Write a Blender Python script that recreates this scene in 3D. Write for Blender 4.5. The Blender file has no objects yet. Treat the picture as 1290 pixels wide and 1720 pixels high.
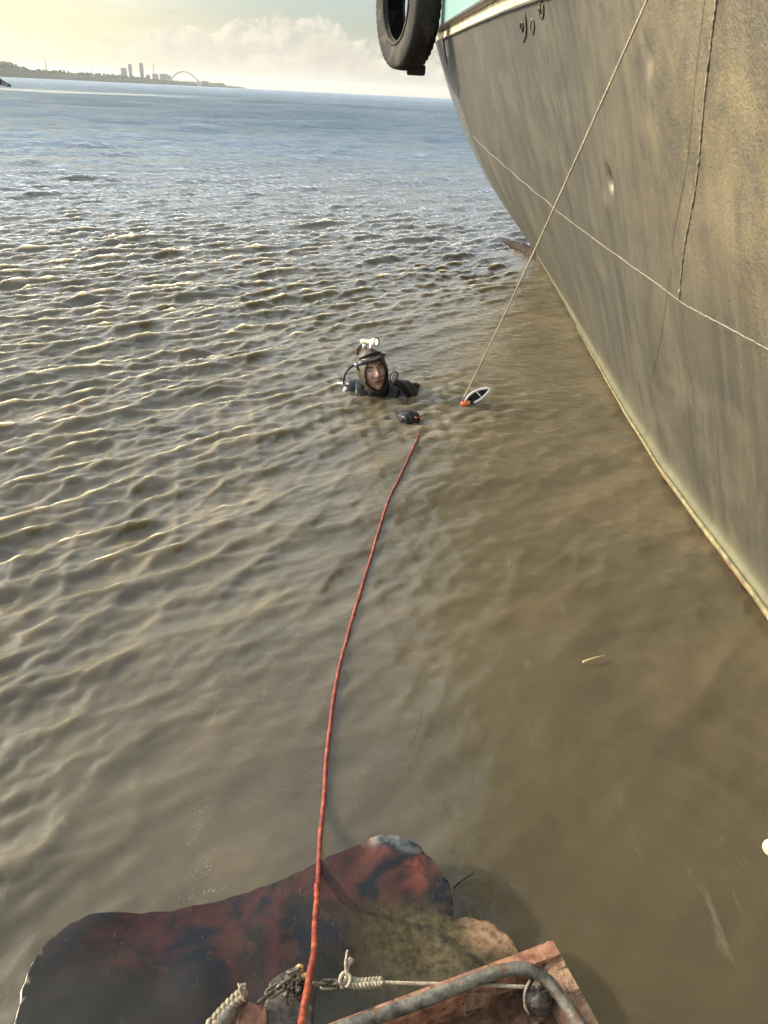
import bpy, bmesh, math, random
import numpy as np
from mathutils import Vector, Matrix, noise as mnoise
random.seed(7); rng = np.random.default_rng(11)
R = math.radians
S = bpy.context.scene
COL = S.collection

# ------------------------------------------------------------------ camera
F = 1242.0; H = 1.65                      # focal length in photo pixels, eye height over the water
ROLL = math.atan(0.05)
PITCH = math.atan((860 - (127.5 + 0.05 * 645)) * math.cos(ROLL) / F)
fwd = np.array([0, math.cos(PITCH), -math.sin(PITCH)])
r0 = np.array([1.0, 0, 0]); u0 = np.cross(r0, fwd)
cr_, sr_ = math.cos(ROLL), math.sin(ROLL)
rgt = cr_ * r0 + sr_ * u0; upv = -sr_ * r0 + cr_ * u0
EYE = np.array([0, 0, H])
cam_d = bpy.data.cameras.new('camera'); cam = bpy.data.objects.new('camera', cam_d); COL.objects.link(cam)
M3 = Matrix(((rgt[0], upv[0], -fwd[0]), (rgt[1], upv[1], -fwd[1]), (rgt[2], upv[2], -fwd[2])))
cam.matrix_world = Matrix.Translation((0, 0, H)) @ M3.to_4x4()
cam_d.sensor_fit = 'VERTICAL'; cam_d.sensor_height = 36; cam_d.lens = 36 * F / 1720
cam_d.clip_start = 0.02; cam_d.clip_end = 60000
S.camera = cam

def ray(px, py):
    d = fwd * F + rgt * (px - 645) + upv * (860 - py); return d / np.linalg.norm(d)
def gz(px, py, z=0.0):                    # point of the plane at height z seen at that pixel
    d = ray(px, py); return EYE + d * (z - H) / d[2]
def atY(px, py, Y):
    d = ray(px, py); return EYE + d * Y / d[1]
def atD(px, py, D):
    d = ray(px, py); return EYE + d * D / (d @ fwd)

# ------------------------------------------------------------------ world, sun, exposure
SUN_AZ, SUN_EL = R(-83), R(19)            # azimuth from +Y, to the left
sdir = Vector((math.sin(SUN_AZ) * math.cos(SUN_EL), math.cos(SUN_AZ) * math.cos(SUN_EL), math.sin(SUN_EL)))
S.view_settings.view_transform = 'Standard'; S.view_settings.look = 'None'
S.view_settings.exposure = 0.76; S.view_settings.gamma = 1
sun_d = bpy.data.lights.new('sun', 'SUN'); sun_d.energy = 4.0; sun_d.angle = R(0.5); sun_d.color = (1, 0.89, 0.70)
sun = bpy.data.objects.new('sun', sun_d); COL.objects.link(sun)
sun.rotation_euler = sdir.to_track_quat('Z', 'Y').to_euler()

class NT:
    """tiny node-graph helper"""
    def __init__(s, tree): s.t = tree; s.n = tree.nodes; s.l = tree.links
    def new(s, kind, **kw):
        n = s.n.new(kind)
        for k, v in kw.items():
            if k.startswith('i_'):
                k2 = k[2:]; k2 = int(k2) if k2.isdigit() else k2.replace('_', ' ')
                s.put(n.inputs[k2], v)
            else: setattr(n, k, v)
        return n
    def put(s, inp, v):
        if isinstance(v, bpy.types.NodeSocket): s.l.new(v, inp)
        elif isinstance(v, bpy.types.Node): s.l.new(v.outputs[0], inp)
        else: inp.default_value = v
    def m(s, op, a, b=0.0, c=0.0, clamp=False):
        n = s.n.new('ShaderNodeMath'); n.operation = op; n.use_clamp = clamp
        s.put(n.inputs[0], a); s.put(n.inputs[1], b); s.put(n.inputs[2], c); return n.outputs[0]
    def noise(s, vec, scale, detail=4, rough=0.55, dist=0.0, lac=2.0):
        n = s.new('ShaderNodeTexNoise'); s.put(n.inputs['Vector'], vec)
        s.put(n.inputs['Scale'], scale); n.inputs['Detail'].default_value = detail
        n.inputs['Roughness'].default_value = rough; n.inputs['Distortion'].default_value = dist
        n.inputs['Lacunarity'].default_value = lac
        return n.outputs[0]
    def ramp(s, fac, stops, interp='LINEAR'):
        n = s.n.new('ShaderNodeValToRGB'); s.put(n.inputs[0], fac); cr = n.color_ramp; cr.interpolation = interp
        while len(cr.elements) < len(stops): cr.elements.new(0.5)
        for e, (p, c) in zip(cr.elements, stops):
            e.position = p; e.color = (c, c, c, 1) if not hasattr(c, '__len__') else (*c, 1)
        return n.outputs[0]
    def mix(s, fac, a, b, mode='MIX'):
        n = s.n.new('ShaderNodeMix'); n.data_type = 'RGBA'; n.blend_type = mode
        s.put(n.inputs[0], fac)
        for i, v in ((6, a), (7, b)):
            if isinstance(v, (tuple, list)) and len(v) == 3: v = (*v, 1)
            s.put(n.inputs[i], v)
        return n.outputs[2]
    def smooth(s, x, a, b):
        n = s.n.new('ShaderNodeMapRange'); n.interpolation_type = 'SMOOTHSTEP'
        s.put(n.inputs[0], x); s.put(n.inputs[1], a); s.put(n.inputs[2], b)
        n.inputs[3].default_value = 0; n.inputs[4].default_value = 1; return n.outputs[0]
    def mapping(s, vec, scale=(1, 1, 1), rot=(0, 0, 0), loc=(0, 0, 0)):
        n = s.n.new('ShaderNodeMapping'); s.put(n.inputs[0], vec)
        n.inputs['Scale'].default_value = scale; n.inputs['Rotation'].default_value = rot; n.inputs['Location'].default_value = loc
        return n.outputs[0]
    def bump(s, h, strength, dist=0.01, normal=None):
        n = s.n.new('ShaderNodeBump'); s.put(n.inputs['Height'], h)
        s.put(n.inputs['Strength'], strength); s.put(n.inputs['Distance'], dist)
        if normal is not None: s.put(n.inputs['Normal'], normal)
        return n.outputs[0]

W = bpy.data.worlds.new('World'); S.world = W; W.use_nodes = True
nt = NT(W.node_tree); nt.n.clear()
sky = nt.new('ShaderNodeTexSky'); sky.sky_type = 'NISHITA'; sky.sun_disc = False
sky.sun_elevation = SUN_EL; sky.sun_rotation = SUN_AZ; sky.air_density = 1.2; sky.dust_density = 2.5; sky.ozone_density = 1.0
tc = nt.new('ShaderNodeTexCoord'); sp = nt.new('ShaderNodeSeparateXYZ'); nt.put(sp.inputs[0], tc.outputs['Generated'])
az = nt.m('ARCTAN2', sp.outputs[0], sp.outputs[1]); el = nt.m('ARCSINE', sp.outputs[2])
cv = nt.new('ShaderNodeCombineXYZ'); nt.put(cv.inputs[0], az); nt.put(cv.inputs[1], nt.m('MULTIPLY', el, 1.25))
cv2 = nt.new('ShaderNodeVectorMath', operation='ADD'); nt.put(cv2.inputs[0], cv.outputs[0]); cv2.inputs[1].default_value = (-0.006, 0.006, 0)
big = nt.noise(cv.outputs[0], 9.0, 2, 0.5)
n1 = nt.noise(cv.outputs[0], 30.0, 7, 0.58, 0.25); n2 = nt.noise(cv2.outputs[0], 30.0, 7, 0.58, 0.25)
# a cumulus bank low over the sea, its top line rising and falling
topl = nt.m('ADD', 0.060, nt.m('MULTIPLY', nt.m('SUBTRACT', big, 0.5), 0.16))
edge = nt.m('ADD', nt.m('SUBTRACT', topl, el), nt.m('MULTIPLY', nt.m('SUBTRACT', n1, 0.5), 0.085))
mask = nt.m('MULTIPLY', nt.smooth(edge, -0.001, 0.008), nt.smooth(az, -0.40, -0.26))
mask = nt.m('MULTIPLY', mask, nt.smooth(el, -0.005, 0.03))
relief = nt.m('ADD', nt.m('MULTIPLY', nt.m('SUBTRACT', n1, n2), 4.5), 0.5, clamp=True)
lit = nt.m('MULTIPLY', relief, nt.smooth(edge, 0.075, -0.004))
ccol = nt.mix(relief, (3.4, 3.2, 2.9), (5.7, 5.2, 4.2))
ccol = nt.mix(nt.m('MULTIPLY', nt.smooth(edge, 0.0, 0.07), 0.8), ccol, (3.9, 3.55, 2.95))
# sky colour: the Nishita sky, with thin cirrus and a warm low haze on the sun's side
skyc = nt.mix(1.0, sky.outputs[0], (0.72, 0.88, 1.05), 'MULTIPLY')
# bright layer added to the mostly unseen upper sky to lift water reflections
sky_lift = nt.m('MULTIPLY', nt.smooth(el, 0.03, 0.42), nt.m('ADD', 0.50, nt.m('MULTIPLY', nt.smooth(nt.noise(tc.outputs['Generated'], 3.0, 6, 0.6, 0.5), 0.38, 0.62), 0.45)))
skyc = nt.mix(sky_lift, skyc, (8.6, 9.8, 11.0))
lowhaze = nt.m('MULTIPLY', nt.smooth(el, 0.18, -0.02), 0.55)
hazec = nt.mix(nt.smooth(az, -0.05, -0.55), (4.0, 3.7, 3.1), (10.6, 8.2, 3.9))
skyc = nt.mix(lowhaze, skyc, hazec)
cir = nt.smooth(nt.noise(nt.mapping(cv.outputs[0], (1, 4, 1), (0, 0, 0.3)), 5, 6, 0.6, 0.4), 0.45, 0.75)
skyc = nt.mix(nt.m('MULTIPLY', cir, 0.22), skyc, (8, 7.6, 6.8))
fin = nt.mix(nt.m('MULTIPLY', mask, 0.66), skyc, ccol)
# the bright glow round the sun, itself outside the picture
dt = nt.new('ShaderNodeVectorMath', operation='DOT_PRODUCT'); nt.put(dt.inputs[0], tc.outputs['Generated']); dt.inputs[1].default_value = tuple(sdir)
glow = nt.m('POWER', nt.m('MAXIMUM', dt.outputs['Value'], 0.0), 9.0)
fin = nt.mix(glow, fin, (38, 34, 28), 'ADD')
bg = nt.new('ShaderNodeBackground'); nt.put(bg.inputs[0], fin); bg.inputs[1].default_value = 0.11
wo = nt.new('ShaderNodeOutputWorld'); nt.put(wo.inputs[0], bg.outputs[0])

# ------------------------------------------------------------------ object helpers
OFF = {}
def tag(o, label=None, cat=None, group=None, kind=None):
    if label: o['label'] = label
    if cat: o['category'] = cat
    if group: o['group'] = group
    if kind: o['kind'] = kind
    return o
def thing(name, loc, label, cat, group=None):
    o = bpy.data.objects.new(name, None); COL.objects.link(o); o.location = Vector(loc); o.empty_display_size = 0.05
    OFF[o.name] = np.array(loc, float); return tag(o, label, cat, group)
def obj(name, geo, mats, parent=None, smooth=True, origin=None):
    """geo = MB; vertices are given in world coordinates"""
    V = np.array(geo.v, float).reshape(-1, 3)
    if parent is None:
        off = np.array(origin if origin is not None else (*(V[:, :2].min(0) + V[:, :2].max(0)) / 2, V[:, 2].min()), float)
        loc = off
    else:
        off = OFF[parent.name]; loc = np.zeros(3)
    me = bpy.data.meshes.new(name); me.from_pydata((V - off).tolist(), [], geo.f); me.update()
    if not isinstance(mats, (list, tuple)): mats = [mats]
    for m in mats: me.materials.append(m)
    if smooth: me.polygons.foreach_set('use_smooth', [True] * len(me.polygons))
    if geo.mi: me.polygons.foreach_set('material_index', geo.mi)
    o = bpy.data.objects.new(name, me); COL.objects.link(o)
    o.location = loc if parent is None else (0, 0, 0)
    if parent is not None: o.parent = parent
    OFF[o.name] = off if parent is None else OFF[parent.name]
    return o
def bevel(o, w, seg=2, ang=40):
    m = o.modifiers.new('bevel', 'BEVEL'); m.width = w; m.segments = seg; m.limit_method = 'ANGLE'; m.angle_limit = R(ang); return o

def nz(p, s=1.0, seed=0.0):
    return mnoise.noise(Vector((p[0] * s + seed, p[1] * s - seed, p[2] * s + seed * 0.7)))
def smoothpts(P, n):
    """Catmull-Rom through the points, n per span"""
    P = [np.array(p, float) for p in P]; Q = [2 * P[0] - P[1]] + P + [2 * P[-1] - P[-2]]; out = []
    for i in range(1, len(Q) - 2):
        a, b, c, d = Q[i - 1:i + 3]
        for k in range(n):
            t = k / n
            out.append(0.5 * ((2 * b) + (c - a) * t + (2 * a - 5 * b + 4 * c - d) * t * t + (-a + 3 * b - 3 * c + d) * t ** 3))
    out.append(P[-1]); return out
class MB:
    def __init__(s): s.v = []; s.f = []; s.mi = []
    def add(s, v, f):
        b = len(s.v); s.v += [tuple(map(float, p)) for p in v]; s.f += [tuple(i + b for i in q) for q in f]; return s
    def tube(s, P, r, n=10, cap=True, twist=0.0, rough=0.0, closed=False):
        P = [np.array(p, float) for p in P]; m = len(P)
        if not hasattr(r, '__len__'): r = [r] * m
        T = [(P[(i + 1) % m] - P[i - 1]) if closed else (P[min(i + 1, m - 1)] - P[max(i - 1, 0)]) for i in range(m)]
        T = [t / (np.linalg.norm(t) + 1e-12) for t in T]
        a = np.array([0, 0, 1.0]) if abs(T[0][2]) < 0.9 else np.array([1.0, 0, 0])
        N = np.cross(T[0], a); N /= np.linalg.norm(N); vs = []
        for i in range(m):
            N = N - T[i] * (N @ T[i]); N /= np.linalg.norm(N); B = np.cross(T[i], N)
            for k in range(n):
                an = 2 * math.pi * k / n + twist * i
                q = P[i] + (N * math.cos(an) + B * math.sin(an)) * r[i]
                if rough: q = q + (N * math.cos(an) + B * math.sin(an)) * r[i] * rough * nz(q, 1.6 / max(r[i], 1e-4))
                vs.append(q)
        fs = []
        for i in range(m if closed else m - 1):
            for k in range(n):
                fs.append((i * n + k, i * n + (k + 1) % n, ((i + 1) % m) * n + (k + 1) % n, ((i + 1) % m) * n + k))
        if cap and not closed: fs += [tuple(range(n))[::-1], tuple((m - 1) * n + k for k in range(n))]
        return s.add(vs, fs)
    def strands(s, P, r, ns=3, pitch=None, n=7, sr=None):
        """laid rope: ns strands wound round the path"""
        P = [np.array(p, float) for p in P]; m = len(P); pitch = pitch or r * 7
        L = [0]
        for i in range(1, m): L.append(L[-1] + np.linalg.norm(P[i] - P[i - 1]))
        T = [P[min(i + 1, m - 1)] - P[max(i - 1, 0)] for i in range(m)]; T = [t / (np.linalg.norm(t) + 1e-12) for t in T]
        a = np.array([0, 0, 1.0]) if abs(T[0][2]) < 0.9 else np.array([1.0, 0, 0])
        N = np.cross(T[0], a); Ns = []
        for i in range(m):
            N = N - T[i] * (N @ T[i]); N /= np.linalg.norm(N); Ns.append(N.copy())
        for k in range(ns):
            Q = []
            for i in range(m):
                an = 2 * math.pi * (L[i] / pitch + k / ns); B = np.cross(T[i], Ns[i])
                Q.append(P[i] + (Ns[i] * math.cos(an) + B * math.sin(an)) * r * 0.5)
            s.tube(Q, sr or r * 0.58, n)
        return s
    def ell(s, c, rad, rot=None, nu=20, nv=12, fn=None):
        c = np.array(c, float); vs = []; fs = []
        for j in range(nv + 1):
            th = math.pi * j / nv
            for i in range(nu):
                ph = 2 * math.pi * i / nu
                d = np.array([math.sin(th) * math.cos(ph) * rad[0], math.sin(th) * math.sin(ph) * rad[1], math.cos(th) * rad[2]])
                if fn: d = d * fn(d)
                if rot is not None: d = rot @ d
                vs.append(c + d)
        for j in range(nv):
            for i in range(nu):
                a, b, e, g = j * nu + i, j * nu + (i + 1) % nu, (j + 1) * nu + (i + 1) % nu, (j + 1) * nu + i
                fs.append((a, g, e, b))
        return s.add(vs, fs)
    def box(s, c, size, rot=None):
        c = np.array(c, float); vs = []
        for x in (-.5, .5):
            for y in (-.5, .5):
                for z in (-.5, .5):
                    d = np.array([x * size[0], y * size[1], z * size[2]])
                    if rot is not None: d = rot @ d
                    vs.append(c + d)
        return s.add(vs, [(0, 1, 3, 2), (4, 6, 7, 5), (0, 4, 5, 1), (2, 3, 7, 6), (0, 2, 6, 4), (1, 5, 7, 3)])
    def lathe(s, prof, c, axis, n=32, wob=None):
        """prof = (along, radius) list, swept round an axis"""
        c = np.array(c, float); ax = np.array(axis, float); ax /= np.linalg.norm(ax)
        a = np.array([0, 0, 1.0]) if abs(ax[2]) < 0.9 else np.array([1.0, 0, 0])
        N = np.cross(ax, a); N /= np.linalg.norm(N); B = np.cross(ax, N); m = len(prof); vs = []; fs = []
        for k in range(n):
            an = 2 * math.pi * k / n; d = N * math.cos(an) + B * math.sin(an)
            for j, (h, r) in enumerate(prof):
                vs.append(c + ax * h + d * (r + (wob(k, j) if wob else 0)))
        for k in range(n):
            for j in range(m - 1):
                fs.append((k * m + j, ((k + 1) % n) * m + j, ((k + 1) % n) * m + j + 1, k * m + j + 1))
        return s.add(vs, fs)
    def prism(s, pts, vec):
        """closed polygon (3-D points) pushed along vec"""
        n = len(pts); vec = np.array(vec, float); top = [np.array(p, float) for p in pts]; bot = [p + vec for p in top]
        fs = [tuple(range(n)), tuple(range(2 * n - 1, n - 1, -1))] + [(i, n + i, n + (i + 1) % n, (i + 1) % n) for i in range(n)]
        return s.add(top + bot, fs)

# ------------------------------------------------------------------ materials
def mat(name, fn):
    m = bpy.data.materials.new(name); m.use_nodes = True; t = NT(m.node_tree); t.n.clear()
    p = t.new('ShaderNodeBsdfPrincipled'); o = t.new('ShaderNodeOutputMaterial'); t.l.new(p.outputs[0], o.inputs[0])
    c = t.new('ShaderNodeTexCoord').outputs['Object']; g = t.new('ShaderNodeNewGeometry').outputs['Position']
    fn(t, p, c, g); return m
def mottled(name, c1, c2, scale=30, rough=0.6, bump=0.3, bd=0.002, metal=0.0, c3=None, s3=8, spec=0.5, sheen=0):
    def fn(t, p, c, g):
        n = t.noise(g, scale, 6, 0.62); col = t.ramp(n, [(0.34, c1), (0.66, c2)])
        if c3: col = t.mix(t.smooth(t.noise(g, s3, 5, 0.65, 0.4), 0.52, 0.62), col, c3)
        t.put(p.inputs['Base Color'], col); p.inputs['Metallic'].default_value = metal
        t.put(p.inputs['Roughness'], t.m('ADD', rough - 0.1, t.m('MULTIPLY', n, 0.2)))
        p.inputs['Specular IOR Level'].default_value = spec
        t.put(p.inputs['Normal'], t.bump(t.noise(g, scale * 2.5, 5, 0.6), bump, bd))
    return mat(name, fn)
M = {}
M['rust'] = mottled('rust', (0.045, 0.023, 0.013), (0.16, 0.082, 0.042), 45, 0.85, 0.7, 0.003, c3=(0.035, 0.022, 0.016), s3=22)
M['rust_pale'] = mottled('rust_pale', (0.15, 0.075, 0.042), (0.34, 0.22, 0.13), 60, 0.85, 0.7, 0.003, c3=(0.08, 0.045, 0.03), s3=30)
M['red_paint'] = mottled('red_paint', (0.17, 0.07, 0.04), (0.40, 0.20, 0.12), 55, 0.6, 0.6, 0.002, c3=(0.065, 0.038, 0.025), s3=26)
M['grey_pipe'] = mottled('grey_pipe', (0.045, 0.043, 0.037), (0.20, 0.18, 0.14), 55, 0.5, 0.8, 0.002, metal=0.2, c3=(0.13, 0.075, 0.045), s3=30)
M['dark_steel'] = mottled('dark_steel', (0.02, 0.018, 0.016), (0.11, 0.085, 0.065), 90, 0.42, 0.8, 0.002, metal=0.3)
M['chain'] = mottled('chain', (0.05, 0.045, 0.035), (0.20, 0.17, 0.12), 160, 0.45, 0.6, 0.001, metal=0.5)
M['rope'] = mottled('rope', (0.20, 0.165, 0.11), (0.42, 0.36, 0.26), 150, 0.9, 0.6, 0.001)
M['rope_dirty'] = mottled('rope_dirty', (0.13, 0.105, 0.07), (0.32, 0.27, 0.18), 200, 0.9, 0.6, 0.001)
M['black'] = mottled('black_neoprene', (0.006, 0.0065, 0.007), (0.016, 0.016, 0.016), 60, 0.36, 0.5, 0.002, spec=0.3)
M['hood'] = mottled('hood_neoprene', (0.045, 0.032, 0.02), (0.10, 0.07, 0.04), 40, 0.5, 0.4, 0.001)
M['plastic_black'] = mottled('black_plastic', (0.008, 0.008, 0.009), (0.016, 0.016, 0.017), 80, 0.55, 0.1, 0.0005, spec=0.25)
M['yellow_metal'] = mottled('pale_yellow_metal', (0.55, 0.50, 0.30), (0.78, 0.74, 0.55), 90, 0.3, 0.1, 0.0005, metal=0.3)
M['chrome'] = mottled('bright_metal', (0.6, 0.6, 0.56), (0.8, 0.8, 0.76), 90, 0.25, 0.1, 0.0005, metal=0.8)
M['white'] = mottled('white_plastic', (0.62, 0.60, 0.56), (0.78, 0.76, 0.72), 60, 0.45, 0.1, 0.001)
M['orange'] = mottled('orange_plastic', (0.75, 0.13, 0.03), (0.85, 0.22, 0.06), 60, 0.5, 0.2, 0.001)
M['skin'] = mottled('skin', (0.27, 0.155, 0.115), (0.36, 0.215, 0.16), 60, 0.45, 0.15, 0.001)
M['lip'] = mottled('lip', (0.24, 0.09, 0.075), (0.28, 0.12, 0.10), 90, 0.4, 0.1, 0.0005)
M['hair'] = mottled('eyebrow_hair', (0.012, 0.009, 0.008), (0.03, 0.022, 0.018), 300, 0.6, 0.3, 0.0005)
M['rubber'] = mottled('tyre_rubber', (0.010, 0.0095, 0.009), (0.028, 0.025, 0.022), 30, 0.7, 0.5, 0.004, c3=(0.05, 0.042, 0.03), s3=4, spec=0.2)
M['cream'] = mottled('cream_paint', (0.50, 0.42, 0.26), (0.68, 0.60, 0.42), 14, 0.6, 0.3, 0.003, c3=(0.34, 0.25, 0.14), s3=10)
M['stick'] = mottled('dry_reed', (0.30, 0.22, 0.10), (0.55, 0.43, 0.22), 60, 0.8, 0.3, 0.001)
M['wood'] = mottled('wet_wood', (0.010, 0.007, 0.004), (0.035, 0.022, 0.012), 14, 0.7, 0.9, 0.02, c3=(0.09, 0.06, 0.03), s3=9, spec=0.2)
M['rock'] = mottled('dark_rock', (0.02, 0.02, 0.018), (0.06, 0.055, 0.05), 2, 0.8, 0.8, 0.1)
M['land'] = mottled('land', (0.035, 0.05, 0.025), (0.09, 0.09, 0.05), 0.02, 0.95, 0.0, 0.01)
M['leaf'] = mottled('far_foliage', (0.03, 0.05, 0.02), (0.07, 0.09, 0.035), 0.05, 0.9, 0.0, 0.01)
M['concrete'] = mottled('pale_concrete', (0.36, 0.34, 0.30), (0.46, 0.43, 0.38), 0.1, 0.9, 0.0, 0.01)
M['glass_dark'] = mottled('dark_window_glass', (0.05, 0.06, 0.07), (0.09, 0.10, 0.11), 0.1, 0.2, 0.0, 0.01)
M['steel_red'] = mottled('arch_steel', (0.26, 0.22, 0.18), (0.32, 0.27, 0.22), 0.1, 0.7, 0.0, 0.01)

def hose_fn(t, p, c, g):
    w = t.noise(g, 55, 4, 0.6)
    col = t.ramp(w, [(0.30, (0.07, 0.014, 0.011)), (0.50, (0.27, 0.048, 0.026)), (0.72, (0.54, 0.14, 0.06))])
    wet = t.m('MULTIPLY', t.smooth(t.new('ShaderNodeSeparateXYZ', i_0=g).outputs[1], 0.75, 1.1), 0.62)
    col = t.mix(t.m('MULTIPLY', wet, t.smooth(t.noise(g, 38, 3, 0.6), 0.62, 0.42)), col, (0.10, 0.016, 0.016))
    t.put(p.inputs['Base Color'], col); p.inputs['Roughness'].default_value = 0.28
    t.put(p.inputs['Normal'], t.bump(t.noise(g, 260, 3, 0.6), 0.5, 0.001))
M['hose'] = mat('orange_hose', hose_fn)

def lens_fn(t, p, c, g):
    p.inputs['Base Color'].default_value = (0.8, 0.78, 0.68, 1); p.inputs['Roughness'].default_value = 0.12
    p.inputs['Emission Color'].default_value = (1, 0.96, 0.82, 1); p.inputs['Emission Strength'].default_value = 1.2
M['lens'] = mat('lit_torch_lens', lens_fn)

# ------------------------------------------------------------------ the neighbouring ship's hull as a surface x(y, z)
HW = np.array([(-5, 1.5), (1, 1.5), (2.335, 1.493), (2.864, 1.475), (3.454, 1.46), (4.273, 1.484), (5.467, 1.545), (7.26, 1.648), (9.65, 1.77), (9.9, 1.79)])
HD = np.array([(-5, .82, 2.04), (1, .77, 2.04), (2.3, .75, 2.05), (3.5, .72, 2.07), (4.52, .65, 2.10), (5.5, .60, 2.13), (7.2, .52, 2.17), (9.3, .383, 2.195), (9.9, .34, 2.2)])
def hull_dz(y): return np.interp(y, HD[:, 0], HD[:, 2])
def hull_x0(y, z):
    w = np.interp(y, HW[:, 0], HW[:, 1]); d = np.interp(y, HD[:, 0], HD[:, 1]); dz = hull_dz(y); q = z / dz
    b = np.clip((y - 4) / 5.3, 0, 1); b = b * b * (3 - 2 * b)
    return w + (d - w) * q - 0.20 * b * np.sin(np.pi * np.clip(q, 0, 1))
def on_hull(px, py, lift=0.0):
    d = ray(px, py); t = np.linspace(0.3, 14, 14000); Q = EYE + np.outer(t, d)
    g = Q[:, 0] - hull_x0(Q[:, 1], Q[:, 2]); i = int(np.argmax(g > 0)); q = Q[i].copy(); q[0] -= lift; return q
dents = []   # y, z, sy, sz, depth (+ = pushed in)
for px, py, a, b_, dp in [(1020, 300, .034, .040, .075), (1018, 345, .04, .05, -.012), (1092, 95, .05, .045, .020), (1092, 150, .04, .08, -.012),
                          (1090, 40, .05, .10, -.010), (905, 300, .25, .3, .012), (1180, 330, .25, .22, .014), (1000, 500, .3, .2, .010), (1240, 420, .16, .14, -.012),
                          (960, 120, .35, .25, .012), (1150, 640, .2, .14, .012), (1090, 600, .10, .3, -.010)]:
    q = on_hull(px, py); dents.append((q[1], q[2], a, b_, dp))
crease = on_hull(1092, 120)[1]
def hull_x(y, z):
    x = hull_x0(y, z)
    for (yy, zz, sy, sz, dp) in dents: x = x + dp * np.exp(-((y - yy) / sy) ** 2 - ((z - zz) / sz) ** 2)
    # plating panels between frames hollow slightly; a raised lap where two plates meet
    x = x + 0.006 * np.sin(y * 2 * np.pi / 0.62) * np.exp(-((z - 1.0) / 1.1) ** 2) * np.clip((y - 4) / 3, .25, 1)
    x = x + 0.007 * np.tanh((y - crease - 0.02 * np.sin(z * 5)) / 0.012) * np.clip((z - .9) * 3, 0, 1)
    # knuckle near the waterline: the plating turns in
    return x - 0.03 * np.exp(-((z - 0.03) / 0.035) ** 2)

# ------------------------------------------------------------------ WATER
def sst(x, a, b):
    t = np.clip((x - a) / (b - a), 0, 1); return t * t * (3 - 2 * t)
rr = [0.25]
while rr[-1] < 9000:
    r = rr[-1]; rr.append(r + min(max(0.0075, r * r / (2100 if r < 4 else 3000)), 0.05 * r + 0.001))
rr = np.array(rr); NA = 1040
aa = np.concatenate([np.linspace(-180, -48, 60, endpoint=False), np.linspace(-48, 44, NA, endpoint=False), np.linspace(44, 180, 60, endpoint=False)]) * np.pi / 180
da = 92 / NA * np.pi / 180
RR, AA = np.meshgrid(rr, aa, indexing='ij'); X = RR * np.sin(AA); Y = RR * np.cos(AA)
dr = np.gradient(rr)[:, None] * np.ones_like(RR)
cell = np.maximum(dr, RR * da)
hd = hull_x0(np.clip(Y, -5, 9.9), 0.0) - X
farm = sst(Y, 4.5, 8.5)
shel = sst(hd, 0.85 * (1 - farm) + 0.05, 2.5 * (1 - farm) + 0.9)
shel = np.where(Y > 10, 1.0, shel)
nearb = np.maximum(sst(RR, 1.0, 3.2), 0.75 * sst(-X, 0.45, 1.1))
amp = (0.15 + 0.85 * shel) * (0.24 + 0.76 * nearb)
amp *= 1 + 0.25 * np.sin(X * 0.9 + 1.3) * np.sin(Y * 0.7 + 0.4 * X)
DX = np.zeros_like(X); DY = np.zeros_like(X); DZ = np.zeros_like(X)
NW = 64
lam = np.exp(rng.uniform(np.log(0.10), np.log(1.15), NW))
main = math.atan2(-0.79, 0.62)
for i, L in enumerate(lam):
    th = main + rng.normal(0, 0.30 + 0.25 * (L < 0.22)); k = 2 * np.pi / L
    sl = 0.068 * (1.15 if 0.13 < L < 0.40 else (0.95 if L < .3 else 0.40))
    a = sl / k; ph = rng.uniform(0, 6.283); kx, ky = math.cos(th), math.sin(th)
    fade = sst(L / cell, 1.8, 3.6)
    gg = amp if L < 1.5 else (0.5 + 0.5 * amp)
    arg = k * (kx * X + ky * Y) + ph + 0.6 * np.sin(0.8 * (X * ky - Y * kx) + i)
    A = a * fade * gg
    s_, c_ = np.sin(arg), np.cos(arg)
    pk = np.exp(2.2 * (c_ - 1)) * 2.2 - 0.85                       # narrow crests, wide troughs
    DZ += A * pk; DX -= 0.75 * A * kx * s_; DY -= 0.75 * A * ky * s_
# longer open-water waves that only build up away from the boats
for i, L in enumerate(np.exp(rng.uniform(np.log(0.9), np.log(26), 44))):
    th = main - 0.25 + rng.normal(0, 0.42); k = 2 * np.pi / L; kx, ky = math.cos(th), math.sin(th)
    sl = 0.036 * (1.0 if L < 4 else 0.8); A = sl / k * sst(L / cell, 1.6, 3.2) * sst(RR, 5 * L ** .5, 14 * L ** .6) * np.where(Y > 6, 1, 0.0) ** 1 * sst(Y, 6, 16)
    arg = k * (kx * X + ky * Y) + rng.uniform(0, 6.28) + 0.8 * np.sin(0.9 / L * (X * ky - Y * kx) + i); s_, c_ = np.sin(arg), np.cos(arg)
    DZ += A * (np.exp(1.3 * (c_ - 1)) * 1.8 - .95); DX -= 0.5 * A * kx * s_; DY -= 0.5 * A * ky * s_
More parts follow.
